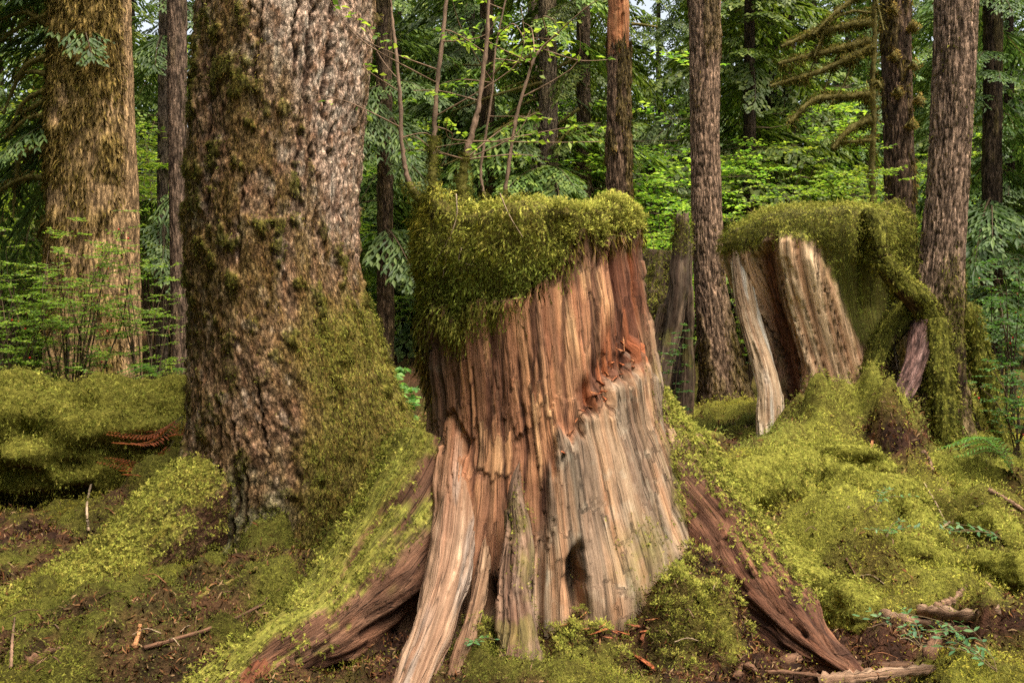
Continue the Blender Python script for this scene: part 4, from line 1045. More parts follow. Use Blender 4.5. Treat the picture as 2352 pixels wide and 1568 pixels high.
tree('left', 'thick straight trunk furred with golden moss at the far left', 11.2, [(-40, 122, 304), (200, 122, 310), (400, 116, 320), (600, 111, 322), (860, 108, 326), (960, 100, 334)], 17, 501, lin(182, 148, 108),
     lambda PH, Z, u, v, n: sstep(-.45, .3, n + .35 * (v < 420)) * sstep(300, 262, u) * (.55 + .45 * sstep(620, 300, v)), .02, .035, .3, .026, 110, .03, mossc=lin(172, 144, 78), mdens=2600, mL=.075, mpal=TAN)
tree('slim', 'slender bare brown trunk squeezed behind the huge fissured trunk', 12.2, [(-40, 383, 427), (400, 387, 428), (800, 394, 432), (900, 394, 434)], 15, 511, lin(118, 98, 82), lambda PH, Z, u, v, n: .3 * sstep(.1, .5, n), .012, .022, .14)
tree('slim2', 'thin dark trunk behind the slender bare brown trunk at left', 15.5, [(-40, 366, 390), (400, 362, 386), (800, 360, 386)], 16, 513, lin(102, 88, 74), lambda PH, Z, u, v, n: .4 * sstep(0, .5, n), .012, .022, .14, nphi=44)
tree('dark1', 'dark slim trunk just right of the huge fissured trunk', 16, [(-40, 862, 900), (500, 868, 904), (800, 866, 906)], 16, 515, lin(108, 88, 70), lambda PH, Z, u, v, n: .5 * sstep(0, .5, n), .014, .03, .18, nphi=48)
tree('mid1', 'slim dark mossy trunk behind the saplings on the orange stump', 17.5, [(-40, 1102, 1132), (470, 1100, 1138), (700, 1098, 1140)], 16, 517, lin(106, 86, 68), lambda PH, Z, u, v, n: .6 * sstep(-.1, .4, n), .014, .03, .18, nphi=44)
tree('mid2', 'middle-distance brown trunk with long mossy dead branches, above orange stump', 17, [(-40, 1238, 1276), (470, 1234, 1284), (700, 1232, 1286)], 17, 519, lin(128, 110, 92), lambda PH, Z, u, v, n: .35 * sstep(.1, .5, n) + .3 * (v < 60), .014, .03, .2, nphi=52)
tree('mid3', 'narrow smooth brown trunk left of the barkless snag', 17.5, [(-40, 1324, 1354), (470, 1325, 1360), (700, 1325, 1362)], 17, 521, lin(118, 98, 82), lambda PH, Z, u, v, n: .3 * sstep(.1, .5, n), .012, .03, .2, nphi=48)
tree('mid9', 'grey brown trunk right behind the barkless snag, farther away', 24, [(-40, 1212, 1236), (470, 1215, 1240)], 17, 522, lin(90, 74, 62), None, .014, .03, .2, nphi=40)
tree('t9', 'straight reddish brown trunk between the two big stumps', 11.2, [(-40, 1576, 1659), (0, 1577, 1658), (300, 1580, 1655), (500, 1583, 1661), (650, 1588, 1670), (760, 1594, 1690), (860, 1602, 1712), (930, 1600, 1735), (1000, 1590, 1760)], 17, 525, lin(154, 126, 104),
     lambda PH, Z, u, v, n: np.clip(.7 * sstep(.0, .45, n) * (sstep(330, 60, v) + sstep(480, 640, v)) + .8 * sstep(600, 900, v) * sstep(.1, .7, PH), 0, 1), .018, .028, .12, .020, 110, .02, mdens=2400, mL=.04)
tree('far1', 'dark distant trunk left of the drooping mossy branches', 22, [(-40, 1742, 1786), (320, 1742, 1784), (700, 1740, 1786)], 18, 527, lin(84, 72, 66), None, .016, .035, .2, nphi=48)
tree('far2', 'slimmer distant trunk beside the dark distant trunk, under mossy branches', 24, [(-40, 1800, 1826), (320, 1800, 1828), (700, 1800, 1830)], 18, 528, lin(84, 72, 62), None, .016, .035, .2, nphi=40)
tree('t11', 'dark shaggy trunk with moss knobs behind the mossy right stump', 13.2, [(-40, 2018, 2090), (0, 2020, 2093), (400, 2030, 2104), (600, 2040, 2108), (800, 2040, 2112)], 18, 529, lin(100, 80, 64),
     lambda PH, Z, u, v, n: .65 * sstep(-.1, .4, n), .026, .04, .25, .03, 72, mdens=1500, mL=.08)
tree('t12', 'dark distant trunk behind berry shrub at the far right', 14.5, [(-40, 2262, 2300), (500, 2256, 2300), (860, 2252, 2300)], 16, 531, lin(78, 64, 52), lambda PH, Z, u, v, n: .5 * sstep(0, .5, n), .014, .03, .18, nphi=48)

# the barkless snag: bark below, splintered orange wood on top
sn = tree('snag', 'trunk with bark broken off its top showing raw orange wood', 13.4, [(95, 1393, 1450), (300, 1391, 1452), (470, 1389, 1456), (700, 1387, 1460)], CAMH + (V0 - 98) * 13.4 / FPX, 533, lin(124, 100, 80),
     lambda PH, Z, u, v, n: sstep(-.1, .35, n + .5 * sstep(.1, .9, PH)) * .8, .02, .03, .2, .026, 90, jag=.16, mdens=1600, mL=.05)
wood_tube('broken_top', np.array([list(W(1421, 130, 13.4)) + [.15, .15], list(W(1421, 60, 13.4)) + [.148, .148], list(W(1419, -20, 13.4)) + [.142, .142], list(W(1418, -120, 13.4)) + [.13, .13], list(W(1417, -260, 13.4)) + [.06, .06]]), sn, wood_col(lin(150, 96, 62), lin(206, 150, 104), lin(186, 126, 84)), 90, 50, .02, .02, 535, XS)

# ------------------------------------------------------------------ the right tree that grips the mossy stump with its roots
rt = tree('right', 'leaning brown trunk at right gripping the mossy stump with roots', 8.4, [(-40, 2148, 2253), (0, 2146, 2251), (150, 2142, 2246), (300, 2136, 2237), (450, 2126, 2228), (550, 2114, 2222), (620, 2102, 2218), (680, 2092, 2216), (760, 2092, 2214), (860, 2100, 2216), (960, 2095, 2225), (1060, 2080, 2240)], 15, 541, lin(152, 126, 106),
     lambda PH, Z, u, v, n: np.clip(.75 * sstep(540, 720, v + 130 * n) + .15 * sstep(.1, .5, n), 0, 1), .016, .024, .11, .016, 120, .05, mdens=5500, mL=.035, mpal=GREENS * .85)
def root(parent, path, cf, md, up, seed, lump=.03, L=.036, mat=None, dr=.6):
    ro, P, N = wood_tube('root', path, parent, cf, 90, 44, .008, lump, seed, mat=mat or M_FARBARK, ncrack=6)
    if md: moss_on('moss', P, N, ro, md, up, L, .0052, droop=dr, seed=seed)
    return ro
BK = lin(112, 86, 72)
root(rt, pth((1998, 488, 8.15, .06, .06), (2020, 540, 8.0, .062, .06), (2030, 600, 7.95, .066, .066), (2060, 650, 8.0, .08, .08), (2105, 690, 8.15, .10, .10), (2150, 760, 8.3, .12, .12)), col_root(-.6, BK), 10500, -.55, 551)
root(rt, pth((2160, 670, 8.5, .11, .1), (2120, 750, 8.2, .1, .1), (2104, 820, 8.0, .085, .085), (2084, 880, 7.86, .085, .08), (2050, 950, 7.7, .08, .07), (2010, 1040, 7.5, .06, .06)), wood_col(lin(122, 92, 84), lin(158, 126, 118)), 0, 0, 553, .015)
root(rt, pth((2150, 740, 8.1, .10, .1), (2160, 840, 7.95, .085, .09), (2168, 930, 7.85, .08, .085), (2175, 1030, 7.75, .085, .09)), col_root(-.7, BK), 10500, -.6, 555)
root(rt, pth((2195, 760, 8.25, .07, .08), (2205, 860, 8.15, .06, .06), (2200, 940, 8.1, .055, .055), (2190, 1020, 8.05, .05, .05)), col_root(.3, BK), 3500, .2, 557)
root(rt, pth((2205, 700, 8.35, .09, .09), (2235, 790, 8.35, .085, .09), (2262, 880, 8.3, .07, .08), (2290, 970, 8.2, .07, .07), (2330, 1050, 8.1, .06, .06)), col_root(-.5, BK), 9500, -.45, 559, L=.06, dr=.9)
root(rt, pth((2100, 690, 8.35, .1, .1), (2060, 740, 8.3, .1, .1), (2020, 800, 8.25, .08, .08), (1990, 860, 8.15, .06, .06)), col_root(-.4, BK), 9500, -.35, 561)

# ------------------------------------------------------------------ hollow grey snag behind, between the stump and the straight trunk
hs = thing('hollow_snag', 'dark hollow grey snag of split slabs right of the orange stump', 'snag')
gs = wood_col(lin(74, 60, 48), lin(116, 98, 80), None, .5)
so, sP, sN = wood_tube('slab', pth((1568, 512, 10.3, .07, .07), (1562, 580, 10.3, .085, .08), (1556, 680, 10.25, .10, .09), (1540, 780, 10.2, .10, .09), (1520, 880, 10.1, .09, .08), (1510, 990, 10.0, .08, .08)), hs, gs, 90, 50, .012, .03, 571, XS, jag=.1)
moss_on('moss', sP[:20], sN[:20], so, 7000, -.5, .04, .006, seed=571)
wood_tube('slab', pth((1584, 560, 10.5, .04, .05), (1580, 700, 10.5, .06, .06), (1578, 850, 10.5, .07, .07), (1572, 1000, 10.4, .08, .08)), hs, gs, 70, 40, .012, .02, 573, XS)
wood_tube('slab', pth((1528, 700, 10.45, .06, .06), (1510, 800, 10.4, .09, .08), (1500, 900, 10.3, .11, .09), (1494, 1000, 10.2, .12, .1)), hs, gs, 70, 40, .014, .02, 575, XS)
HOLLOW_SHADE = wood_col(lin(44, 33, 27), lin(72, 56, 44))  # dark slab filling the hollow: its shade put into the colour
wood_tube('slab', pth((1560, 640, 10.9, .10, .08), (1556, 740, 10.9, .17, .1), (1552, 850, 10.8, .2, .12), (1548, 1000, 10.7, .22, .14)), hs, HOLLOW_SHADE, 60, 44, .016, .03, 576, XS, jag=.1)
ls = thing('low_stump', 'low moss covered stump seen past the orange stump', 'stump')
so, sP, sN = wood_tube('stump_body', pth((1515, 575, 11.6, .13, .13), (1510, 620, 11.6, .21, .2), (1500, 700, 11.5, .24, .22), (1500, 820, 11.4, .26, .24), (1500, 950, 11.3, .28, .26)), ls, gs, 60, 50, .015, .05, 577, XS)
moss_on('moss', sP, sN, so, 5500, -.2, .05, .008, droop=.7, seed=577)

# ------------------------------------------------------------------ mossy log at the left
ml = thing('mossy_log', 'massive moss covered fallen log at the left with a dark cavity beneath', 'log')
def lc(P, N, TH, S, rel): 
    m = sstep(-1.0, -.55, N[..., 2] + .2 * fbm(P[..., 0] * 5, P[..., 1] * 5, P[..., 2] * 5, 83, 3))
    return mixc(mixc(lin(70, 44, 30) * np.ones(3), lin(116, 76, 50), sstep(-.5, .5, rel)), lin(118, 114, 48) * np.ones(3), m)
lp = np.array([(-5.6, 8.3, .40, .55, .55), (-4.6, 8.2, .42, .52, .52), (-3.9, 8.05, .44, .50, .52), (-3.3, 8.0, .44, .50, .50), (-2.7, 8.2, .42, .48, .48), (-2.1, 8.5, .36, .42, .42), (-1.5, 8.9, .25, .3, .3)])
so, sP, sN = wood_tube('log_body', lp, ml, lc, 150, 90, .012, .16, 581, mat=M_MOSSBED)
moss_on('moss', sP, sN, so, 5200, -.7, .05, .0055, droop=.5, out=.4, soft=.3, seed=581)
# ------------------------------------------------------------------ foliage builders
def leaf_batch(acc, P, D, Nn, L, Wd, pal, rng, fold=.25):
    n = len(P)
    L = np.broadcast_to(L, (n,)) * rng.uniform(.7, 1.25, n); Wd = np.broadcast_to(Wd, (n,)) * rng.uniform(.8, 1.2, n)
    D = nrm(D); s = nrm(np.cross(D, Nn)); u = nrm(np.cross(s, D))
    a = P; t = P + D * L[:, None] - u * (L * .12)[:, None]
    m = P + D * (L * .48)[:, None]
    l = m + s * Wd[:, None] + u * (Wd * fold)[:, None]; r = m - s * Wd[:, None] + u * (Wd * fold)[:, None]
    V = np.stack([a, l, t, r], 1).reshape(-1, 3)
    b = np.arange(n)[:, None] * 4
    T = np.concatenate([b + np.array([[0, 2, 1]]), b + np.array([[0, 3, 2]])])
    base = pal[rng.integers(0, len(pal), n)] * rng.uniform(.7, 1.25, (n, 1))
    acc.add(V, None, T, np.repeat(base, 4, 0))

LEAFP = np.array([lin(132, 160, 58), lin(156, 178, 72), lin(112, 142, 56), lin(170, 184, 80), lin(98, 126, 54)])
BLUEP = np.array([lin(92, 128, 74), lin(108, 142, 84), lin(80, 114, 66), lin(120, 150, 80)])
CONP = np.array([lin(90, 114, 50), lin(108, 128, 58), lin(78, 100, 46), lin(122, 138, 62)])
DCONP = np.array([lin(76, 98, 52), lin(90, 110, 58), lin(66, 86, 46), lin(102, 120, 64)])
TWIGC = lin(92, 74, 58)

def bough(rng, pal, nside=13, pairs=4, lw=.016):
    """one flat drooping spray of unit length along +x"""
    acc = Acc()
    t = np.repeat(np.linspace(.06, .97, nside), 2); sg = np.tile([1., -1.], nside)
    t = t + rng.uniform(-.02, .02, len(t))
    drp = lambda q: -.28 * q ** 2
    ls = .42 * (1 - .72 * t) * rng.uniform(.7, 1.15, len(t)) * np.minimum(1, t * 4 + .35)
    base = np.stack([t, 0 * t, drp(t)], 1)
    d = nrm(np.stack([.75 + 0 * t, sg * .8, -.28 - .25 * t + rng.normal(0, .1, len(t))], 1))
    # leaflets along each side twig
    for k in range(pairs):
        q = (k + .6) / pairs
        p = base + d * (ls * q)[:, None] + np.array([0, 0, -.10]) * (ls * q ** 2)[:, None]
        for s2 in (1, -1):
            dd = nrm(d + np.stack([.35 + 0 * t, s2 * .55 * np.ones_like(t), -.15 + rng.normal(0, .12, len(t))], 1))
            leaf_batch(acc, p, dd, np.array([0, 0, 1.]) + rng.normal(0, .25, (len(t), 3)), ls * .34 * (1.15 - q * .5) + .015, lw, pal, rng, .1)
    leaf_batch(acc, base, d, np.array([0, 0, 1.]) + rng.normal(0, .2, (len(t), 3)), ls * 1.05, lw * .55, pal, rng, .1)
    leaf_batch(acc, np.array([[.93, 0, drp(.93)]]), np.array([[1, 0, -.5]]), np.array([[0, 0, 1.]]), .15, lw, pal, rng, .1)
    # woody rachis
    x = np.linspace(0, 1, 5); w = .006 * (1.15 - x)
    V = np.concatenate([np.stack([x, w, drp(x)], 1), np.stack([x, -w, drp(x)], 1)]); Q = np.array([[i, i + 1, i + 6, i + 5] for i in range(4)])
    acc.add(V, Q, None, np.tile(TWIGC, (10, 1)))
    V = np.concatenate(acc.V); C = np.concatenate(acc.C); T = np.concatenate(acc.T); Q = np.concatenate(acc.Q)
    return V, Q, T, C

def place_many(acc, tmpl, pos, yaw, pitch, roll, scale, gain=None):
    V, Q, T, C = tmpl
    n = len(pos)
    cy, sy, cp, sp, cr, sr = np.cos(yaw), np.sin(yaw), np.cos(pitch), np.sin(pitch), np.cos(roll), np.sin(roll)
    z0 = np.zeros(n); o1 = np.ones(n)
    Rz = np.stack([cy, -sy, z0, sy, cy, z0, z0, z0, o1], 1).reshape(n, 3, 3)
    Ry = np.stack([cp, z0, -sp, z0, o1, z0, sp, z0, cp], 1).reshape(n, 3, 3)
    Rx = np.stack([o1, z0, z0, z0, cr, -sr, z0, sr, cr], 1).reshape(n, 3, 3)
    M = Rz @ Ry @ Rx
    VV = np.einsum('nij,vj->nvi', M, V) * np.asarray(scale)[:, None, None] + pos[:, None]
    CC = np.broadcast_to(C, (n,) + C.shape)
    if gain is not None: CC = CC * gain[:, None, None]
    off = np.arange(n)[:, None, None] * len(V)
    acc.add(VV.reshape(-1, 3), (Q[None] + off).reshape(-1, 4), (T[None] + off).reshape(-1, 3), CC.reshape(-1, 3))

rng = np.random.default_rng(61)
BOUGH = [bough(rng, CONP) for _ in range(3)]
DBOUGH = [bough(rng, DCONP, 12, 4, .014) for _ in range(3)]
LBOUGH = [bough(rng, CONP, 9, 3, .026) for _ in range(3)]

def conifer_mesh(name, rng, tm, n, z0, z1, rmax, slope=.0):
    acc = Acc()
    for k, b in enumerate(tm):
        m = n // len(tm)
        h = rng.uniform(0, 1, m) ** 1.15
        pos = np.stack([np.zeros(m), np.zeros(m), z0 + (z1 - z0) * h], 1)
        sc = rmax * (1 - .8 * h) * rng.uniform(.65, 1.15, m)
        yaw = rng.uniform(0, 2 * math.pi, m)
        pos[:, 0] += np.cos(yaw) * .08; pos[:, 1] += np.sin(yaw) * .08
        place_many(acc, b, pos, yaw, rng.uniform(-.25, .25, m) + slope, rng.uniform(-.3, .3, m), sc, rng.uniform(.75, 1.25, m))
    return acc.mesh(name)

def shrub(rng, h, spread, nstem, ntw, leaf, pal, wl=.5, tw_col=TWIGC, lean=(0, 0), upn=1.0, dens=1.0):
    """arching stems carrying flat tiers of small leaves"""
    tw, lf = Acc(), Acc(); tips = []
    P, D, Nn = [], [], []
    for i in range(nstem):
        a = rng.uniform(0, 2 * math.pi); r = spread * rng.uniform(.3, 1)
        top = np.array([math.cos(a) * r + lean[0], math.sin(a) * r + lean[1], h * rng.uniform(.6, 1.05)])
        mid = top * np.array([.35, .35, .58]) + rng.normal(0, .06 * h, 3)
        st = spline(np.array([np.array([rng.normal(0, .04), rng.normal(0, .04), -.05]), mid, top]), 12)
        simple_tube(tw, st[::3], .004 * h + .004, .002, 5, 4, tw_col, 0, rng)
        for j in range(ntw):
            t = rng.uniform(.28, 1.0); p0 = st[int(t * 11)]
            b = rng.uniform(0, 2 * math.pi); ln = spread * rng.uniform(.25, .6) * (1.25 - .6 * t)
            d = nrm(np.array([math.cos(b), math.sin(b), rng.uniform(-.05, .4)]))
            p1 = p0 + d * ln + np.array([0, 0, -.08 * ln])
            simple_tube(tw, [p0, p1], .0022 + .0008 * h, .001, 2, 3, tw_col, 0, rng)
            subs = [(p0, p1)]
            for s in range(3):
                q = rng.uniform(.25, .85); a0 = p0 * (1 - q) + p1 * q
                an = b + rng.choice([-1, 1]) * rng.uniform(.5, 1.0)
                subs.append((a0, a0 + np.array([math.cos(an), math.sin(an), rng.uniform(-.1, .2)]) * ln * rng.uniform(.3, .55)))
            for (q0, q1) in subs:
                l_ = np.linalg.norm(q1 - q0); n = max(3, int(l_ / (leaf * .62) * dens)); dd = (q1 - q0) / max(l_, 1e-6)
                k = (np.arange(n) + .7) / n
                sd = nrm(np.cross(dd, [0, 0, 1.])) * np.where(np.arange(n) % 2 == 0, 1, -1)[:, None]
                P.append(q0 + (q1 - q0) * k[:, None]); D.append(sd * .8 + dd * .6 + rng.normal(0, .15, (n, 3)))
                Nn.append(np.array([0, 0, upn]) + rng.normal(0, .42, (n, 3)))
                tips.append(q1)
    leaf_batch(lf, np.concatenate(P), np.concatenate(D), np.concatenate(Nn), leaf, leaf * wl * .55, pal, rng)
    return tw, lf, np.array(tips)

# shared meshes
rng = np.random.default_rng(63)
CON = [conifer_mesh('conifer_foliage', rng, t, n, .6, 13, r, s) for t, n, r, s in ((LBOUGH, 150, 2.6, -.1), (LBOUGH, 150, 2.9, -.25), ([bough(rng, DCONP, 9, 3, .024) for _ in range(3)], 150, 2.5, -.3))]
SHR = []
for k, (h, sp, ns, nt_, lf_, pal) in enumerate(((2.6, 1.5, 9, 11, .07, LEAFP), (3.6, 1.9, 10, 11, .085, LEAFP * 1.1), (1.7, 1.1, 10, 10, .05, LEAFP * .9), (4.6, 2.2, 9, 14, .10, LEAFP))):
    tw, lf, _ = shrub(rng, h, sp, ns, nt_, lf_, pal)
    SHR.append((tw.mesh('stems', grain=True), lf.mesh('foliage')))

# ------------------------------------------------------------------ distant forest: reads as one mass behind the named trees
wood = thing('distant_forest', 'dense green mass of conifers and undergrowth filling the background', 'forest', kind='stuff')
rng = np.random.default_rng(65)
def far_trunk_mesh():
    z = np.linspace(-.3, 16, 14); th = np.linspace(0, 2 * math.pi, 10, endpoint=False)
    r = .17 * (1 - .045 * z)
    P = np.stack([r[:, None] * np.cos(th), r[:, None] * np.sin(th), z[:, None] + 0 * th], -1)
    return mk_mesh('far_trunk', P.reshape(-1, 3), grid_faces(14, 10, True), None, np.tile(lin(86, 70, 58), (140, 1)), P.reshape(-1, 3))
FT = far_trunk_mesh(); FT.materials.append(M_FARBARK)
def put(name, me, mat, x, y, s, rz, parent=wood, dz=0.0):
    o = obj(name, me, mat, parent, 'stuff')
    o.location = (x, y, float(gz(np.array([x]), np.array([y]), False)[0]) + dz); o.scale = (s, s, s * rng.uniform(.9, 1.15)); o.rotation_euler = (0, 0, rz)
    return o
for Y, n, smin, smax in ((20, 7, .8, 1.0), (25, 10, .9, 1.2), (31, 14, 1.0, 1.3), (38, 18, 1.2, 1.5), (48, 22, 1.4, 1.8)):
    for i in range(n):
        x = (i + .5 + rng.uniform(-.35, .35)) / n * 2 - 1
        x *= Y * .62
        y = Y + rng.uniform(-2, 2)
        s = rng.uniform(smin, smax)
        put('conifer_foliage', CON[rng.integers(0, 3)], M_NEEDLE, x, y, s, rng.uniform(0, 6.28))
        if rng.random() < .75: put('far_trunk', FT, M_FARBARK, x, y, s * .9, 0)
for Y, n in ((15.5, 8), (18.5, 11), (22, 13), (27, 14), (34, 14)):
    for i in range(n):
        x = ((i + .5 + rng.uniform(-.4, .4)) / n * 2 - 1) * Y * .58
        y = Y + rng.uniform(-1.2, 1.2)
        k = rng.integers(0, 4); s = rng.uniform(.8, 1.15) * (1 + (Y - 15) * .02); rz = rng.uniform(0, 6.28)
        put('stems', SHR[k][0], M_TWIG, x, y, s, rz); put('foliage', SHR[k][1], M_FARLEAF, x, y, s, rz)

# the forest goes on around and behind the viewer, unseen, put there to block low skylight
for r_, n in ((10.5, 9), (14, 13), (19, 16)):
    for i in range(n):
        an = math.radians(150 + 240 * (i + .5 + rng.uniform(-.3, .3)) / n)
        x, y = math.cos(an) * r_, 4 + math.sin(an) * r_
        if abs(math.degrees(an) - 313) < 26 and r_ < 18: continue
        s = rng.uniform(1.0, 1.3); put('conifer_foliage', CON[rng.integers(0, 3)], M_NEEDLE, x, y, s, rng.uniform(0, 6.28)); put('far_trunk', FT, M_FARBARK, x, y, s * .9, 0)

for x, y, s in ((-5.6, 2.4, 1.05), (-6.6, 5.8, 1.1), (-4.8, -1.5, 1.1)):  # unseen conifers added at left to block skylight and darken the left ground
    put('conifer_foliage', CON[1], M_NEEDLE, x, y, s, 1.0); put('far_trunk', FT, M_FARBARK, x, y, s * .9, 0)

# ------------------------------------------------------------------ crowns and branches of the named trees
def add_crown(key, tm, n, Y, u, z0, z1, r, seed, slope=-.2, side=None):
    rg = np.random.default_rng(seed); acc = Acc()
    X = (u - U0) * Y / FPX
    m = n // len(tm)
    for b in tm:
        h = rg.uniform(0, 1, m); yaw = rg.uniform(0, 2 * math.pi, m) if side is None else rg.normal(side, .7, m)
        pos = np.stack([X + np.cos(yaw) * .15, Y + np.sin(yaw) * .15, z0 + (z1 - z0) * h], 1)
        place_many(acc, b, pos, yaw, rg.uniform(-.2, .2, m) + slope, rg.uniform(-.3, .3, m), r * rg.uniform(.6, 1.1, m) * (1 - .3 * h), rg.uniform(.75, 1.25, m))
    return obj('crown', acc.mesh('crown'), M_NEEDLE, TREES[key], 'stuff')
add_crown('mid2', BOUGH, 36, 17, 1256, 2.6, 9, 2.4, 701)
add_crown('mid3', BOUGH, 30, 17.5, 1341, 2.4, 9, 2.0, 702)
add_crown('dark1', DBOUGH, 36, 16, 884, 2.2, 9, 2.0, 703)
add_crown('mid1', DBOUGH, 30, 17.5, 1117, 2.2, 9, 2.2, 704)
add_crown('slim2', DBOUGH, 30, 15.5, 376, 2.2, 8.5, 1.8, 705)
add_crown('far1', BOUGH, 30, 22, 1764, 3, 10, 2.6, 706)
add_crown('t12', DBOUGH, 54, 14.5, 2278, 1.4, 8, 2.0, 707)
add_crown('left', DBOUGH, 36, 11.6, 170, 3.0, 6.5, 2.2, 708, -.3, math.pi)

def mossy_branch(parent, pts, r0, r1, seed, md=2600, L=.07, col=lin(98, 90, 44), name='branch', pal=OLIVE, n=14):
    rg = np.random.default_rng(seed)
    pts = np.asarray(pts, float)
    S = spline(pts, n); rad = np.linspace(r0, r1, n)
    path = np.concatenate([S, rad[:, None]], 1)
    P, th, s, a = tube_grid(path, n * 2, 7)
    P = P + (rg.normal(0, .22, (n * 2, 7, 1)) * (P - P.mean(1, keepdims=True)))
    N = nrm(P - P.mean(1, keepdims=True))
    me = mk_mesh(name, P.reshape(-1, 3), grid_faces(n * 2, 7, True), None, np.tile(col, (n * 14, 1)) * rg.uniform(.7, 1.3, (n * 14, 1)), P.reshape(-1, 3))
    o = obj(name, me, M_TWIG, parent)
    if md:
        p, nn = sample_grid(P, N, np.full(P.shape[:2], float(md)), rg, True)
        if len(p):
            a_ = Acc(); d = p[:, 1] / 10
            gate = sstep(-.2, .6, vn(p[:, 0] * 5, p[:, 1] * 5, p[:, 2] * 5, seed))
            a_.add(*fronds(p, nn, L * (.25 + .95 * gate), .008 * d ** .6, rg, .45, .75, .45, pal * .9, 1.25, None, .012, 12))
            a_.add(*fronds(p, nn, .035 * d ** .6, .010 * d ** .6, rg, .9, .15, .5, pal, 1.2, None, .02, 9, 1)); obj('moss', a_.mesh('moss'), M_MOSS, o, 'stuff')
    return o
def PX(Y, *uv): return [W(u, v, Y + (dy[0] if dy else 0)) for u, v, *dy in uv]

# dead mossy limbs at the left, on the golden trunk
LT = TREES['left']
for k, q in enumerate((((125, 70), (60, 30), (0, 45)), ((122, 126), (62, 150), (30, 205), (8, 262)), ((120, 172), (70, 165), (30, 178)), ((118, 205), (60, 230), (22, 300)), ((116, 222), (70, 250), (40, 260)),
                       ((114, 410), (60, 408), (10, 432), (-40, 470)), ((112, 500), (96, 520), (84, 548)), ((120, 30), (50, 60), (-20, 110)), ((118, 260), (60, 275), (8, 320)), ((116, 340), (52, 352), (36, 420), (30, 500)))):
    mossy_branch(LT, PX(11.0, *[(a, b, .05 * i) for i, (a, b) in enumerate(q)]), .035, .012, 720 + k, 3000, .07)
# dead limbs of the mid trunks, dropping to the left
for k, (key, Y, q, r) in enumerate((('mid2', 16.6, ((1245, 190), (1150, 215), (1040, 255)), .03), ('mid2', 16.5, ((1240, 260), (1160, 290), (1060, 360), (1020, 380)), .03), ('mid2', 16.5, ((1240, 355), (1180, 375), (1120, 420)), .05),
                                 ('mid3', 17, ((1330, 130), (1250, 170), (1150, 205)), .03), ('mid3', 17, ((1330, 250), (1260, 300), (1180, 350)), .03), ('mid3', 17, ((1330, 385), (1280, 420), (1240, 440)), .04), ('mid2', 16.6, ((1240, 120), (1160, 150), (1050, 150), (980, 170)), .03),
                                 ('mid3', 17, ((1330, 190), (1280, 215), (1200, 240), (1120, 300)), .03), ('mid2', 16.5, ((1280, 330), (1310, 300), (1330, 290)), .03), ('dark1', 15.7, ((870, 300), (850, 320), (840, 370)), .04), ('snag', 13.2, ((1450, 55), (1480, 58), (1510, 62)), .025))):
    mossy_branch(TREES[key], PX(Y, *q), r, r * .35, 740 + k, 1500, .07)
# shaggy knobs of the dark trunk on the right
for k, (u, v) in enumerate(((2050, 20), (2095, 60), (2052, 128), (2062, 210), (2108, 228), (2092, 285), (2098, 60), (2098, 150))):
    mossy_branch(TREES['t11'], PX(12.95, (u - 6, v - 4), (u + 2, v + 3), (u + 8, v + 12)), .05, .03, 760 + k, 3500, .05, pal=TAN)
# slim dead tree hung with moss
OLV2 = np.array([lin(118, 104, 48), lin(104, 94, 42), lin(132, 120, 58), lin(92, 86, 36)])
dp = thing('dead_tree', 'slim dead tree hung with drooping moss branches behind right stump', 'tree')
mossy_branch(dp, PX(12, (2006, 900), (2006, 500), (2003, 380), (2007, 280), (2004, 180), (2009, 80), (2006, -40)), .04, .03, 770, 2600, .05, name='trunk', n=40)
for k, (q, r, L) in enumerate(((((1998, 50), (1930, 62), (1860, 80), (1795, 108)), .05, .12), (((1996, 92), (1930, 112), (1850, 130), (1788, 148)), .045, .10), (((2003, 108), (1960, 128), (1880, 165), (1768, 198)), .045, .09), (((1985, -20), (1935, 18), (1900, 48), (1868, 80)), .035, .07),
                             (((1995, 218), (1930, 222), (1873, 228), (1840, 255), (1812, 282)), .045, .10), (((1998, 275), (1950, 300), (1912, 342)), .05, .06), (((2000, 322), (1960, 326), (1930, 326)), .025, .05), (((2000, 30), (1950, 28), (1900, 60), (1870, 130)), .018, .05),
                             (((2006, 195), (2018, 190), (2024, 204)), .03, .06), (((2008, -20), (2020, 30), (2030, 70)), .02, .09), (((1960, 128), (1940, 190), (1900, 250)), .012, .05), (((1930, 112), (1900, 190), (1880, 250)), .012, .06), (((1900, 70), (1870, 140), (1850, 200)), .012, .06))):
    mossy_branch(dp, PX(11.8, *[(a, b, -.06 * i) for i, (a, b) in enumerate(q)]), r, r * .5, 780 + k, 6500, L * 1.1, pal=OLV2)
# ------------------------------------------------------------------ placing small things
def on_ground(u, v):
    Y = np.linspace(3.6, 14, 2600)
    X = (u - U0) * Y / FPX; Z = CAMH - (v - V0) * Y / FPX
    g = gz(X, Y)
    k = np.argmax(Z <= g)
    return np.array([X[k], Y[k], g[k]])
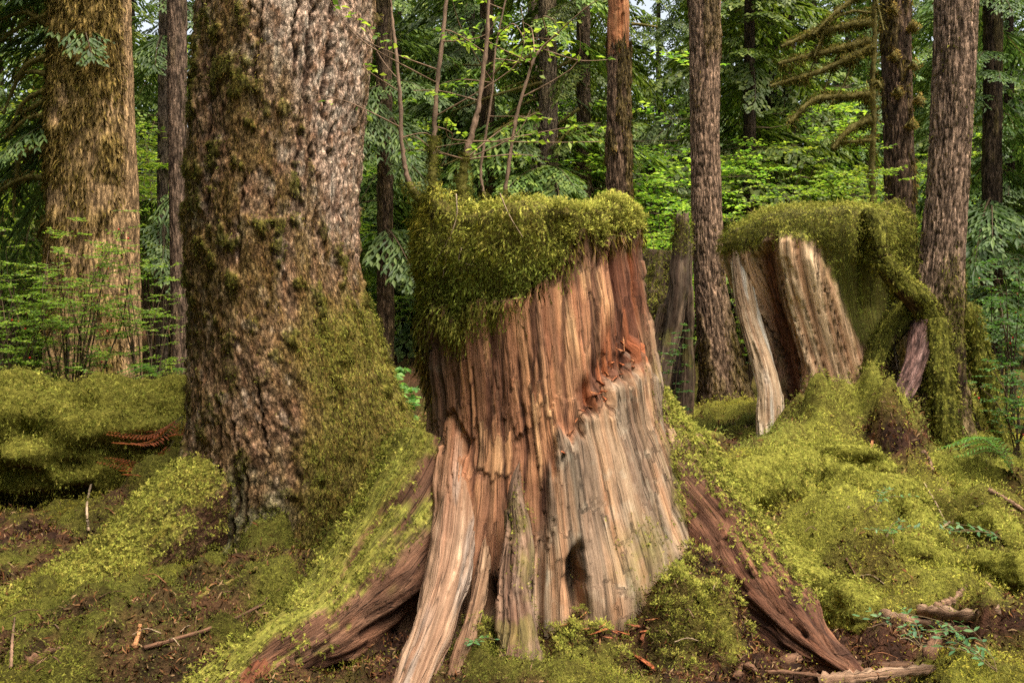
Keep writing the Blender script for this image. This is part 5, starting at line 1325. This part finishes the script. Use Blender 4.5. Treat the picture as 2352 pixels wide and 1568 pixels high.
# buried logs and roots that bulge out of the right slope under their moss
for k, (lab, pts, rr) in enumerate((
        ('fat moss covered log bulging from the slope beside the red root', ((1650, 1200), (1740, 1255), (1840, 1320), (1930, 1375), (2010, 1420)), (.14, .19, .21, .19, .12)),
        ('moss draped root forming the rim above the dark hollow', ((1880, 1090), (1960, 1110), (2050, 1140), (2110, 1190), (2140, 1250)), (.13, .15, .15, .12, .08)),
        ('long moss covered root running down the far right slope', ((2150, 1060), (2210, 1130), (2270, 1200), (2340, 1260)), (.11, .13, .12, .10)),
        ('broad moss covered ridge just below the right stump', ((1680, 1130), (1760, 1095), (1850, 1060), (1950, 1050), (2030, 1075)), (.13, .17, .18, .15, .08)),
        ('low mossy root crossing the ground right of the leaf sprigs', ((2060, 1270), (2160, 1290), (2260, 1300), (2370, 1310)), (.08, .11, .12, .10)))):
    mr = thing('mossy_root', lab, 'root', 'moss covered roots on the right slope')
    path = np.array([list(on_ground(u, v) + np.array([0, .02, -.25 * r])) + [r, r] for (u, v), r in zip(pts, rr)])
    ro, P_, N_ = wood_tube('root_body', path, mr, col_root(-.5, lin(96, 66, 48), lin(138, 136, 58)), 90, 44, .006, .07, 600 + k, mat=M_MOSSBED)
    moss_on('moss', P_, N_, ro, 9500, -.75, .036, .0042, droop=.5, out=.4, seed=600 + k, pal=GREENS * 1.12, rndm=.5)
_su, _sv = proj(PP0)
_ok = np.abs(PH0) < 1.5
def on_stump(u, v):
    d = np.where(_ok, (_su - u) ** 2 + (_sv - v) ** 2, 1e12); k = np.unravel_index(np.argmin(d), d.shape)
    return PP0[k], SN0[k]

def lay(pts, lift=.012):
    out = []
    for (u, v) in pts:
        p = on_ground(u, v); p[2] += lift; out.append(p)
    return np.array(out)

def stick(name, pts3, r0, r1, label, cat, group=None, col=lin(120, 98, 78), seed=1, n_around=7, mat=None, lump=.0):
    rg = np.random.default_rng(seed)
    acc = Acc(); S = spline(np.asarray(pts3), 16)
    path = np.concatenate([S, np.linspace(r0, r1, 16)[:, None]], 1)
    P, th, s, a = tube_grid(path, 30, n_around)
    P = P + (P - P.mean(1, keepdims=True)) * (rg.normal(0, .16, (30, 1, 1)) + rg.normal(0, .12, (30, n_around, 1)))
    V = np.concatenate([P.reshape(-1, 3), P[0].mean(0)[None], P[-1].mean(0)[None]])
    j = np.arange(n_around); j2 = (j + 1) % n_around; b = 29 * n_around
    T = np.concatenate([np.stack([np.full(n_around, len(V) - 2), j2, j], 1), np.stack([np.full(n_around, len(V) - 1), b + j, b + j2], 1)])
    TH, S2 = np.meshgrid(th, s)
    G = np.stack([np.cos(TH) * r0, np.sin(TH) * r0, S2], -1).reshape(-1, 3); G = np.concatenate([G, G[:1], G[-1:]])
    C = np.tile(col, (len(V), 1)) * rg.uniform(.75, 1.25, (len(V), 1))
    o = obj(name, mk_mesh(name, V, grid_faces(30, n_around, True), T, C, G), mat or M_WOOD)
    return tag(o, label, cat, group)

GREYW = lin(140, 114, 92); BROWNW = lin(112, 84, 64); PALE = lin(184, 164, 136)
for k, (pts, r0, r1, lab) in enumerate((
        (((2010, 1385), (2118, 1404), (2218, 1414), (2300, 1400)), .035, .03, 'thick grey surface root, uppermost of the roots at lower right'),
        (((2146, 1394), (2190, 1376), (2208, 1352)), .022, .014, 'short pale root stub rising from the uppermost grey root'),
        (((2130, 1508), (2160, 1462), (2208, 1449), (2292, 1466)), .032, .022, 'bent brown surface root curving beside the foreground leaf sprigs'),
        (((1800, 1520), (1880, 1494), (1938, 1522), (2095, 1526)), .03, .018, 'knotted brown root at the foot of the rotting red root'),
        (((1880, 1566), (1993, 1549), (2143, 1534)), .03, .02, 'smooth grey root along the bottom edge right of the stump'),
        (((2030, 1412), (2110, 1428), (2190, 1440)), .03, .02, 'flat weathered root just under the thick grey surface root'),
        (((1690, 1560), (1712, 1528), (1740, 1540)), .02, .012, 'small looped root in the red rot below the moss clump'),
        (((60, 1520), (110, 1498), (150, 1490)), .03, .012, 'tan broken root tip in the moss at the lower left corner'))):
    stick('surface_root', lay(pts, -.006), r0, r1, lab, 'root', 'surface roots on the soil', GREYW if k in (0, 1, 4, 5) else BROWNW, 800 + k, 12)
for k, (pts, r0, r1, lab, c) in enumerate((
        (((330, 1496), (480, 1452), (600, 1395), (735, 1305)), .010, .006, 'long thin grey stick lying between the big trunk and stump', BROWNW),
        (((203, 1225), (200, 1160), (216, 1092)), .010, .006, 'bare bent stick standing by the mossy log at left', PALE * .8),
        (((200, 1122), (260, 1095), (310, 1062)), .006, .004, 'slender twig slanting over moss beside the bent stick', BROWNW),
        (((2133, 1241), (2180, 1205), (2258, 1160)), .010, .006, 'pale forked stick on the right moss slope', PALE),
        (((2170, 1202), (2150, 1160), (2122, 1112)), .006, .004, 'thin pale twig joining the forked stick on right slope', PALE),
        (((1943, 1286), (1965, 1330), (2003, 1402)), .006, .004, 'fine dark twig hanging over the mossy ridge at right', BROWNW * .8),
        (((1758, 1076), (1780, 1095), (1814, 1130)), .022, .018, 'stubby mossy stick on the slope below the right stump', lin(128, 118, 58)),
        (((2010, 1000), (2004, 1020), (1998, 1045)), .012, .01, 'short red brown stick in front of the mossy right stump', lin(160, 110, 76)),
        (((2120, 1040), (2135, 1062), (2142, 1085)), .016, .012, 'broken grey root end below the leaning right trunk', GREYW),
        (((25, 1540), (28, 1480), (34, 1425)), .008, .004, 'bare twig standing at the lower left edge', GREYW),
        (((310, 1490), (318, 1465), (322, 1440)), .012, .008, 'snapped orange twig end in the moss at lower left', lin(190, 140, 96)),
        (((455, 1380), (530, 1345), (590, 1310)), .016, .012, 'moss grown stick below the big trunk base', lin(120, 108, 52)),
        (((1690, 1560), (1780, 1552), (1900, 1562)), .012, .008, 'straight brown stick at the bottom edge below red root', BROWNW),
        (((2270, 1130), (2310, 1150), (2350, 1178)), .018, .014, 'grey branch lying at the right edge of the slope', GREYW),
        (((1730, 1120), (1726, 1090), (1728, 1060)), .007, .005, 'small upright tan twig on the right moss slope', PALE),
        (((290, 905), (360, 912), (425, 900)), .012, .008, 'dark stick on top of the mossy log', BROWNW * .7))):
    stick('fallen_stick', lay(pts), r0, r1, lab, 'stick', 'sticks on the forest floor', c, 820 + k)

# many short twigs and bark crumbs, alike
rng = np.random.default_rng(71)
CHIP = []
for k in range(5):
    l, w, h = rng.uniform(.022, .05), rng.uniform(.003, .009), rng.uniform(.002, .005)
    V = np.array([(-l, -w, 0), (-l * .7, w, 0), (l * .8, w * .8, 0), (l, -w * .4, 0), (-l * .8, -w * .7, h), (-l * .6, w * .6, h), (l * .7, w * .5, h * 1.3), (l * .8, -w * .5, h)]) + rng.normal(0, .002, (8, 3))
    Q = np.array([(3, 2, 1, 0), (4, 5, 6, 7), (0, 1, 5, 4), (1, 2, 6, 5), (2, 3, 7, 6), (3, 0, 4, 7)])
    me = mk_mesh('wood_chip', V, Q, None, np.tile([lin(186, 112, 72), lin(168, 98, 62), lin(204, 140, 94), lin(150, 92, 62), lin(196, 128, 84)][k], (8, 1)), V, smooth=False); me.materials.append(M_WOOD); CHIP.append(me)
def chip(p, sc, label, group, rot=None):
    o = obj('wood_chip', CHIP[rng.integers(0, 5)], None); o.location = p
    o.rotation_euler = rot if rot is not None else (rng.normal(0, .4), rng.normal(0, .4), rng.uniform(0, 6.28)); o.scale = (sc,) * 3
    return tag(o, label, 'wood chip', group)
for (u, v) in ((1440, 800), (1455, 812), (1430, 822), (1415, 806), (1468, 800), (1400, 830), (1420, 840), (1445, 832), (1385, 850), (1400, 862), (1380, 880), (1395, 895), (1370, 905), (1360, 925), (1352, 940), (1335, 950), (1375, 925), (1410, 880), (1392, 912), (1320, 965), (1300, 1000), (1290, 1040), (1450, 845), (1432, 858), (1405, 848), (1425, 795)):
    p, n_ = on_stump(u, v); chip(p + n_ * .02, rng.uniform(.8, 1.5), 'orange wood splinter caught on the ledge of the broken stump', 'splinters on the stump ledge')
for (u, v) in ((1360, 1440), (1385, 1450), (1400, 1432), (1420, 1446), (1440, 1438), (1455, 1452), (1375, 1466), (1410, 1468), (1430, 1470), (1395, 1480), (1350, 1460), (1345, 1425), (1460, 1430), (1300, 1450), (1480, 1470), (1500, 1440)):
    p = on_ground(u, v); chip(p + np.array([0, 0, .03]), rng.uniform(.8, 1.4), 'orange wood chip scattered on moss at the foot of the broken stump', 'chips below the stump', (rng.normal(0, .2), rng.normal(0, .2), rng.normal(.2, .6)))
p = on_ground(1478, 1470); chip(p + np.array([0, 0, .02]), 1.6, 'broad orange bark chip leaning between the foreground moss clumps', 'chips below the stump', (.3, -.45, 1.2))
p = on_ground(1480, 1530); chip(p + np.array([0, 0, .02]), 1.5, 'large orange chip lying in the moss at the bottom edge', 'chips below the stump', (.2, .4, -.6))
for _ in range(90):
    u, v = rng.uniform(20, 2330), rng.uniform(1130, 1560)
    if 830 < u < 1560: continue
    p = on_ground(u, v); a = rng.uniform(0, 6.28); l = rng.uniform(.04, .16)
    d = np.array([math.cos(a), math.sin(a) * .6, rng.uniform(-.05, .25)]) * l
    stick('twig', [p + [0, 0, .012], p + d * .5 + [0, 0, .02 + rng.uniform(0, .02)], p + d + [0, 0, .012]], .003, .002, 'short dry twig lying on the mossy forest floor', 'twig', 'short dry twigs', [PALE, GREYW, BROWNW, lin(150, 104, 72)][rng.integers(0, 4)], int(rng.integers(1, 9999)), 5)

# pale dead twigs draped over the moss cap
for k, (pts, lab) in enumerate(((((1052, 440), (1050, 500), (1030, 555), (990, 620), (955, 690)), 'long pale dead twig trailing down the moss cap at left'), (((1035, 545), (1025, 600), (1018, 640)), 'short pale twig forking from the long dead twig on the cap'),
                                (((1148, 450), (1160, 480), (1180, 510), (1200, 545)), 'pale dead twig bent over the middle of the moss cap'), (((1060, 570), (1055, 600), (1075, 606), (1100, 612)), 'hooked fine twig caught on the hanging moss'))):
    stick('dead_twig', [on_stump(u, max(v, 490))[0] + np.array([0, -.05, (490 - v) * SY / FPX if v < 490 else 0]) for u, v in pts], .004, .002, lab, 'twig', 'dead twigs on the moss cap', PALE, 860 + k, 5)

# ------------------------------------------------------------------ saplings rooted in the moss cap
def sapling(label, stem, Y, r, seed, twigs, leafn, moss_to=.3, lsize=.045):
    t = thing('sapling', label, 'sapling', 'saplings growing on the orange stump')
    rg = np.random.default_rng(seed)
    S = spline(np.array(PX(Y, *stem)), 30); S = S + np.cumsum(rg.normal(0, .002, S.shape), 0)
    mossy_branch(t, S[::3], r, r * .45, seed, 0, name='stem', col=lin(128, 104, 86), n=26)
    k = max(4, int(30 * moss_to))
    mossy_branch(t, S[:k:max(1, k // 5)], r * 1.7, r * 1.1, seed + 1, 16000, .028, name='moss_sleeve', pal=GREENS * .95, col=lin(100, 94, 40))['kind'] = 'stuff'
    lf = Acc(); P, D = [], []
    for j in range(twigs):
        q = rg.uniform(.35, 1); p0 = S[int(q * 29)]; a = rg.uniform(0, 6.28); ln = rg.uniform(.2, .75)
        p1 = p0 + np.array([math.cos(a), math.sin(a) * .7, rg.uniform(-.1, .7)]) * ln * .6
        p2 = p1 + nrm(p1 - p0 + rg.normal(0, .15, 3)) * ln * .4
        mossy_branch(t, [p0, p1, p2], .004, .0015, seed * 10 + j, 0, name='twig', col=lin(124, 100, 80), n=5)
        n = rg.poisson(leafn * 1.1)
        kk = rg.uniform(.3, 1, n)[:, None]; P.append(p0 * (1 - kk) + p2 * kk); dd = rg.normal(0, 1, (n, 3)); dd[:, 2] *= .3; D.append(dd)
    P = np.concatenate(P); D = np.concatenate(D)
    if len(P):
        leaf_batch(lf, P, D, np.array([0, 0, 1.]) + rg.normal(0, .5, (len(P), 3)), lsize, lsize * .3, LEAFP * 1.1, rg); obj('foliage', lf.mesh('foliage'), M_LEAF, t, 'stuff')
    return t
sapling('leftmost sapling on the stump, curving up beside the huge trunk', ((975, 470), (940, 420), (925, 330), (918, 180), (905, 60), (895, -60)), 5.35, .016, 881, 7, 5, .25)
sapling('straight mossy-footed sapling on the high left corner of the stump', ((995, 470), (992, 400), (1000, 320), (1010, 180), (1030, 0), (1036, -80)), 5.3, .018, 883, 9, 10, .45)
sapling('thickest sapling, with a mossy broken stub, on the left of the cap', ((1062, 500), (1062, 430), (1075, 360), (1100, 270), (1122, 120), (1130, -60)), 5.25, .022, 885, 10, 12, .5)
sapling('thin sapling leaning right from the middle of the moss cap', ((1158, 475), (1168, 430), (1185, 300), (1215, 190), (1250, 110), (1310, 55)), 5.4, .012, 887, 8, 9, .2)
sapling('slender sapling with bright leaves, rearmost on the moss cap', ((1120, 480), (1110, 380), (1135, 240), (1150, 100), (1180, -40)), 5.9, .010, 889, 10, 16, .15)

# ------------------------------------------------------------------ shrubs
def bush(label, u, Y, h, sp, ns, nt_, leaf, seed, pal=LEAFP, berries=0, group='leafy shrubs', z=None, wl=.5, upn=1.0, lean=(0, 0), dens=1.0):
    t = thing('leafy_shrub', label, 'shrub', group)
    X = (u - U0) * Y / FPX
    rg = np.random.default_rng(seed)
    tw, lf, tips = shrub(rg, h, sp, ns, nt_, leaf, pal, wl, lean=lean, upn=upn, dens=dens)
    t.location = (X, Y, float(gz(np.array([X]), np.array([Y]))[0]) if z is None else z)
    obj('stems', tw.mesh('stems', grain=True), M_TWIG, t, 'stuff'); obj('foliage', lf.mesh('foliage'), M_LEAF, t, 'stuff')
    for k in range(berries):
        q = tips[rg.integers(0, len(tips))] + rg.normal(0, .02, 3)
        b = obj('berry', BERRY, M_BERRY, t); b.location = q
    return t
th = np.linspace(0, 2 * math.pi, 8, endpoint=False); la = np.array([-1.4, -.7, 0, .7, 1.4])
BP = np.stack([np.cos(la)[:, None] * np.cos(th), np.cos(la)[:, None] * np.sin(th), np.sin(la)[:, None] + 0 * th], -1) * .0095
BERRY = mk_mesh('berry', BP.reshape(-1, 3), grid_faces(5, 8, True), None, np.tile(lin(200, 36, 26), (40, 1)))
LP2 = np.array([lin(134, 172, 66), lin(154, 186, 78), lin(116, 152, 64), lin(176, 196, 84)])
bush('red berried shrub in front of the golden moss trunk at left', 165, 9.3, 2.15, .8, 17, 12, .034, 901, LP2 * .8, 16, z=.35, dens=1.0)
bush('airy pale green shrub between golden trunk and huge trunk', 345, 9.6, 1.9, .5, 11, 12, .034, 903, LP2 * .8, 3, dens=1.0)
bush('berry shrub at the left edge above the mossy log', 20, 9.0, 1.6, .6, 12, 12, .034, 905, LP2 * .8, 8, z=.5, dens=1.0)
bush('large leaved shrub glowing behind gap left of the orange stump', 890, 9.3, 1.05, .4, 8, 8, .075, 907, np.array([lin(110, 152, 78), lin(130, 168, 88), lin(92, 134, 68)]), 0, wl=.8)
bush('bright leafy shrub rising behind the mossy right stump', 1840, 11.2, 2.55, 1.1, 14, 13, .045, 909, LEAFP, 0)
bush('yellow green shrub beside the straight trunk behind the right stump', 1720, 12.5, 2.3, .9, 12, 12, .045, 911, LEAFP, 0)
bush('leafy shrub against the dark shaggy trunk on the right', 2010, 10.8, 2.75, .7, 9, 11, .045, 913, LEAFP * 1.05, 0)
bush('bright shrub glowing in the gap left of straight trunk', 1535, 14, 2.9, .9, 12, 12, .06, 915, LEAFP * 1.15, 0)
bush('red berried shrub at the right edge beyond the leaning trunk', 2320, 8.9, 1.75, .55, 12, 12, .036, 917, np.array([lin(84, 122, 60), lin(100, 136, 66), lin(70, 106, 54)]), 14)
bush('berry sprays in front of the lowest root at right edge', 2330, 7.6, .75, .4, 8, 9, .032, 919, np.array([lin(84, 122, 60), lin(100, 136, 66), lin(70, 106, 54)]), 8)
bush('dark leafy shrub at the far left under the mossy limbs', 40, 12.5, 2.3, .9, 12, 12, .05, 921, LEAFP, 0)
bush('small leafy shrub beside the hollow grey snag', 1535, 9.3, 1.05, .22, 5, 8, .036, 923, BLUEP, 0, dens=.8)

# ------------------------------------------------------------------ leaf sprigs in the foreground and ferns
LV = np.array([(0, 0, 0), (.3, .17, .03), (.65, .18, .03), (1, 0, -.05), (.65, -.18, .03), (.3, -.17, .03), (.5, 0, -.02)]); LF = [(0, 6, 1), (1, 6, 2), (2, 6, 3), (3, 6, 4), (4, 6, 5), (5, 6, 0)]
LEAFM = []
for k, cc in enumerate((lin(98, 138, 92), lin(116, 152, 96), lin(84, 122, 84))):
    LEAFM.append(mk_mesh('leaf', LV, None, LF, np.tile(cc, (7, 1)))); LEAFM[-1].materials.append(M_LEAF)
def sprig(label, u, v, n, ln, h, lsz, seed, az=None, group='leaf sprigs near the ground'):
    rg = np.random.default_rng(seed); t = thing('leaf_sprig', label, 'plant', group)
    p = on_ground(u, v); t.location = p
    for i in range(n):
        a = rg.uniform(0, 6.28) if az is None else az + rg.normal(0, .5)
        d = np.array([math.cos(a), math.sin(a), 0])
        S = spline(np.array([(0, 0, 0), d * ln * .35 + [0, 0, h * .8], d * ln + [0, 0, h]]), 9) + rg.normal(0, .003, (9, 3))
        ac = Acc(); simple_tube(ac, S[::2], .0025, .0012, 6, 4, lin(110, 92, 66), 0, rg); obj('stem', ac.mesh('stem', grain=True), M_TWIG, t)
        for j in range(2, 9):
            for s in (1, -1):
                if rg.random() < .15: continue
                o = obj('leaf', LEAFM[rg.integers(0, 3)], None, t); o.location = S[j]
                o.rotation_euler = (rg.normal(0, .35), rg.normal(-.1, .3), a + s * rg.uniform(.6, 1.2)); q = lsz * rg.uniform(.75, 1.2); o.scale = (q, q, q)
    return t
sprig('blue green leaf sprig at the bottom right corner', 2290, 1545, 4, .34, .10, .045, 931, 2.6)
sprig('leaf sprig beside the bent brown root at lower right', 2120, 1495, 3, .3, .10, .042, 933, 2.2)
sprig('small leaf sprig reaching over the lower right soil', 2230, 1500, 3, .26, .14, .04, 935, 2.8)
sprig('flat leaf sprig at the right edge above the mossy ridge', 2310, 1245, 5, .36, .08, .042, 937, 2.9)
sprig('tiny leafy plant inside the dark hollow of the right slope', 2035, 1232, 4, .16, .06, .034, 939)
sprig('tiny leafy plant on the rim of the dark hollow', 2010, 1165, 3, .22, .07, .034, 941, .2)
sprig('small seedling between the splinter slab and the left root', 1090, 1475, 3, .1, .03, .03, 943)
sprig('thin sprig of round leaves below the red berried right shrub', 2230, 1010, 4, .35, .22, .045, 945, 2.8)

def fern(label, p, n, ln, seed, col, az=None, up=.6, group=None):
    rg = np.random.default_rng(seed); t = thing('sword_fern', label, 'fern', group or 'ferns'); t.location = p
    for i in range(n):
        a = (rg.uniform(0, 6.28) if az is None else az + rg.normal(0, .6)); d = np.array([math.cos(a), math.sin(a), 0]); l_ = ln * rg.uniform(.75, 1.15)
        S = spline(np.array([(0, 0, 0), d * l_ * .45 + [0, 0, l_ * up], d * l_ + [0, 0, l_ * up * .75]]), 24)
        ac = Acc(); k = np.arange(3, 24); tdir = nrm(np.gradient(S, axis=0))[k]; sd = nrm(np.cross(tdir, [0, 0, 1.]))
        w = l_ * .17 * np.sin((k - 2) / 22 * math.pi) ** .6
        for s in (1, -1):
            leaf_batch(ac, S[k], sd * s + tdir * .35, np.array([0, 0, 1.]) + rg.normal(0, .15, (len(k), 3)), w, l_ * .016, np.array([col, col * 1.2, col * .85]), rg, .1)
        simple_tube(ac, S[::5], .003, .001, 6, 4, lin(96, 88, 48), 0, rg)
        obj('frond', ac.mesh('frond', grain=True), M_LEAF, t)
    return t
FG = lin(92, 128, 58)
fern('sword fern at the right edge beside the slope', on_ground(2350, 1120), 7, .5, 951, FG, 2.8)
fern('sword fern peeking out behind the mossy log', W(395, 905, 8.6), 6, .45, 953, FG, 2.6, .5)
fern('small fern between the log and huge trunk, lower one', W(410, 930, 8.2), 4, .34, 955, FG * .9, 2.4, .4)
fern('dead rust brown fern collapsed beside the huge trunk', W(420, 955, 7.6), 7, .55, 957, lin(150, 84, 52), 3.5, -.25)
fern('rust brown dead fern frond lying lower on the mossy hummock', W(400, 1010, 7.4), 5, .5, 959, lin(140, 78, 48), 3.6, -.35)
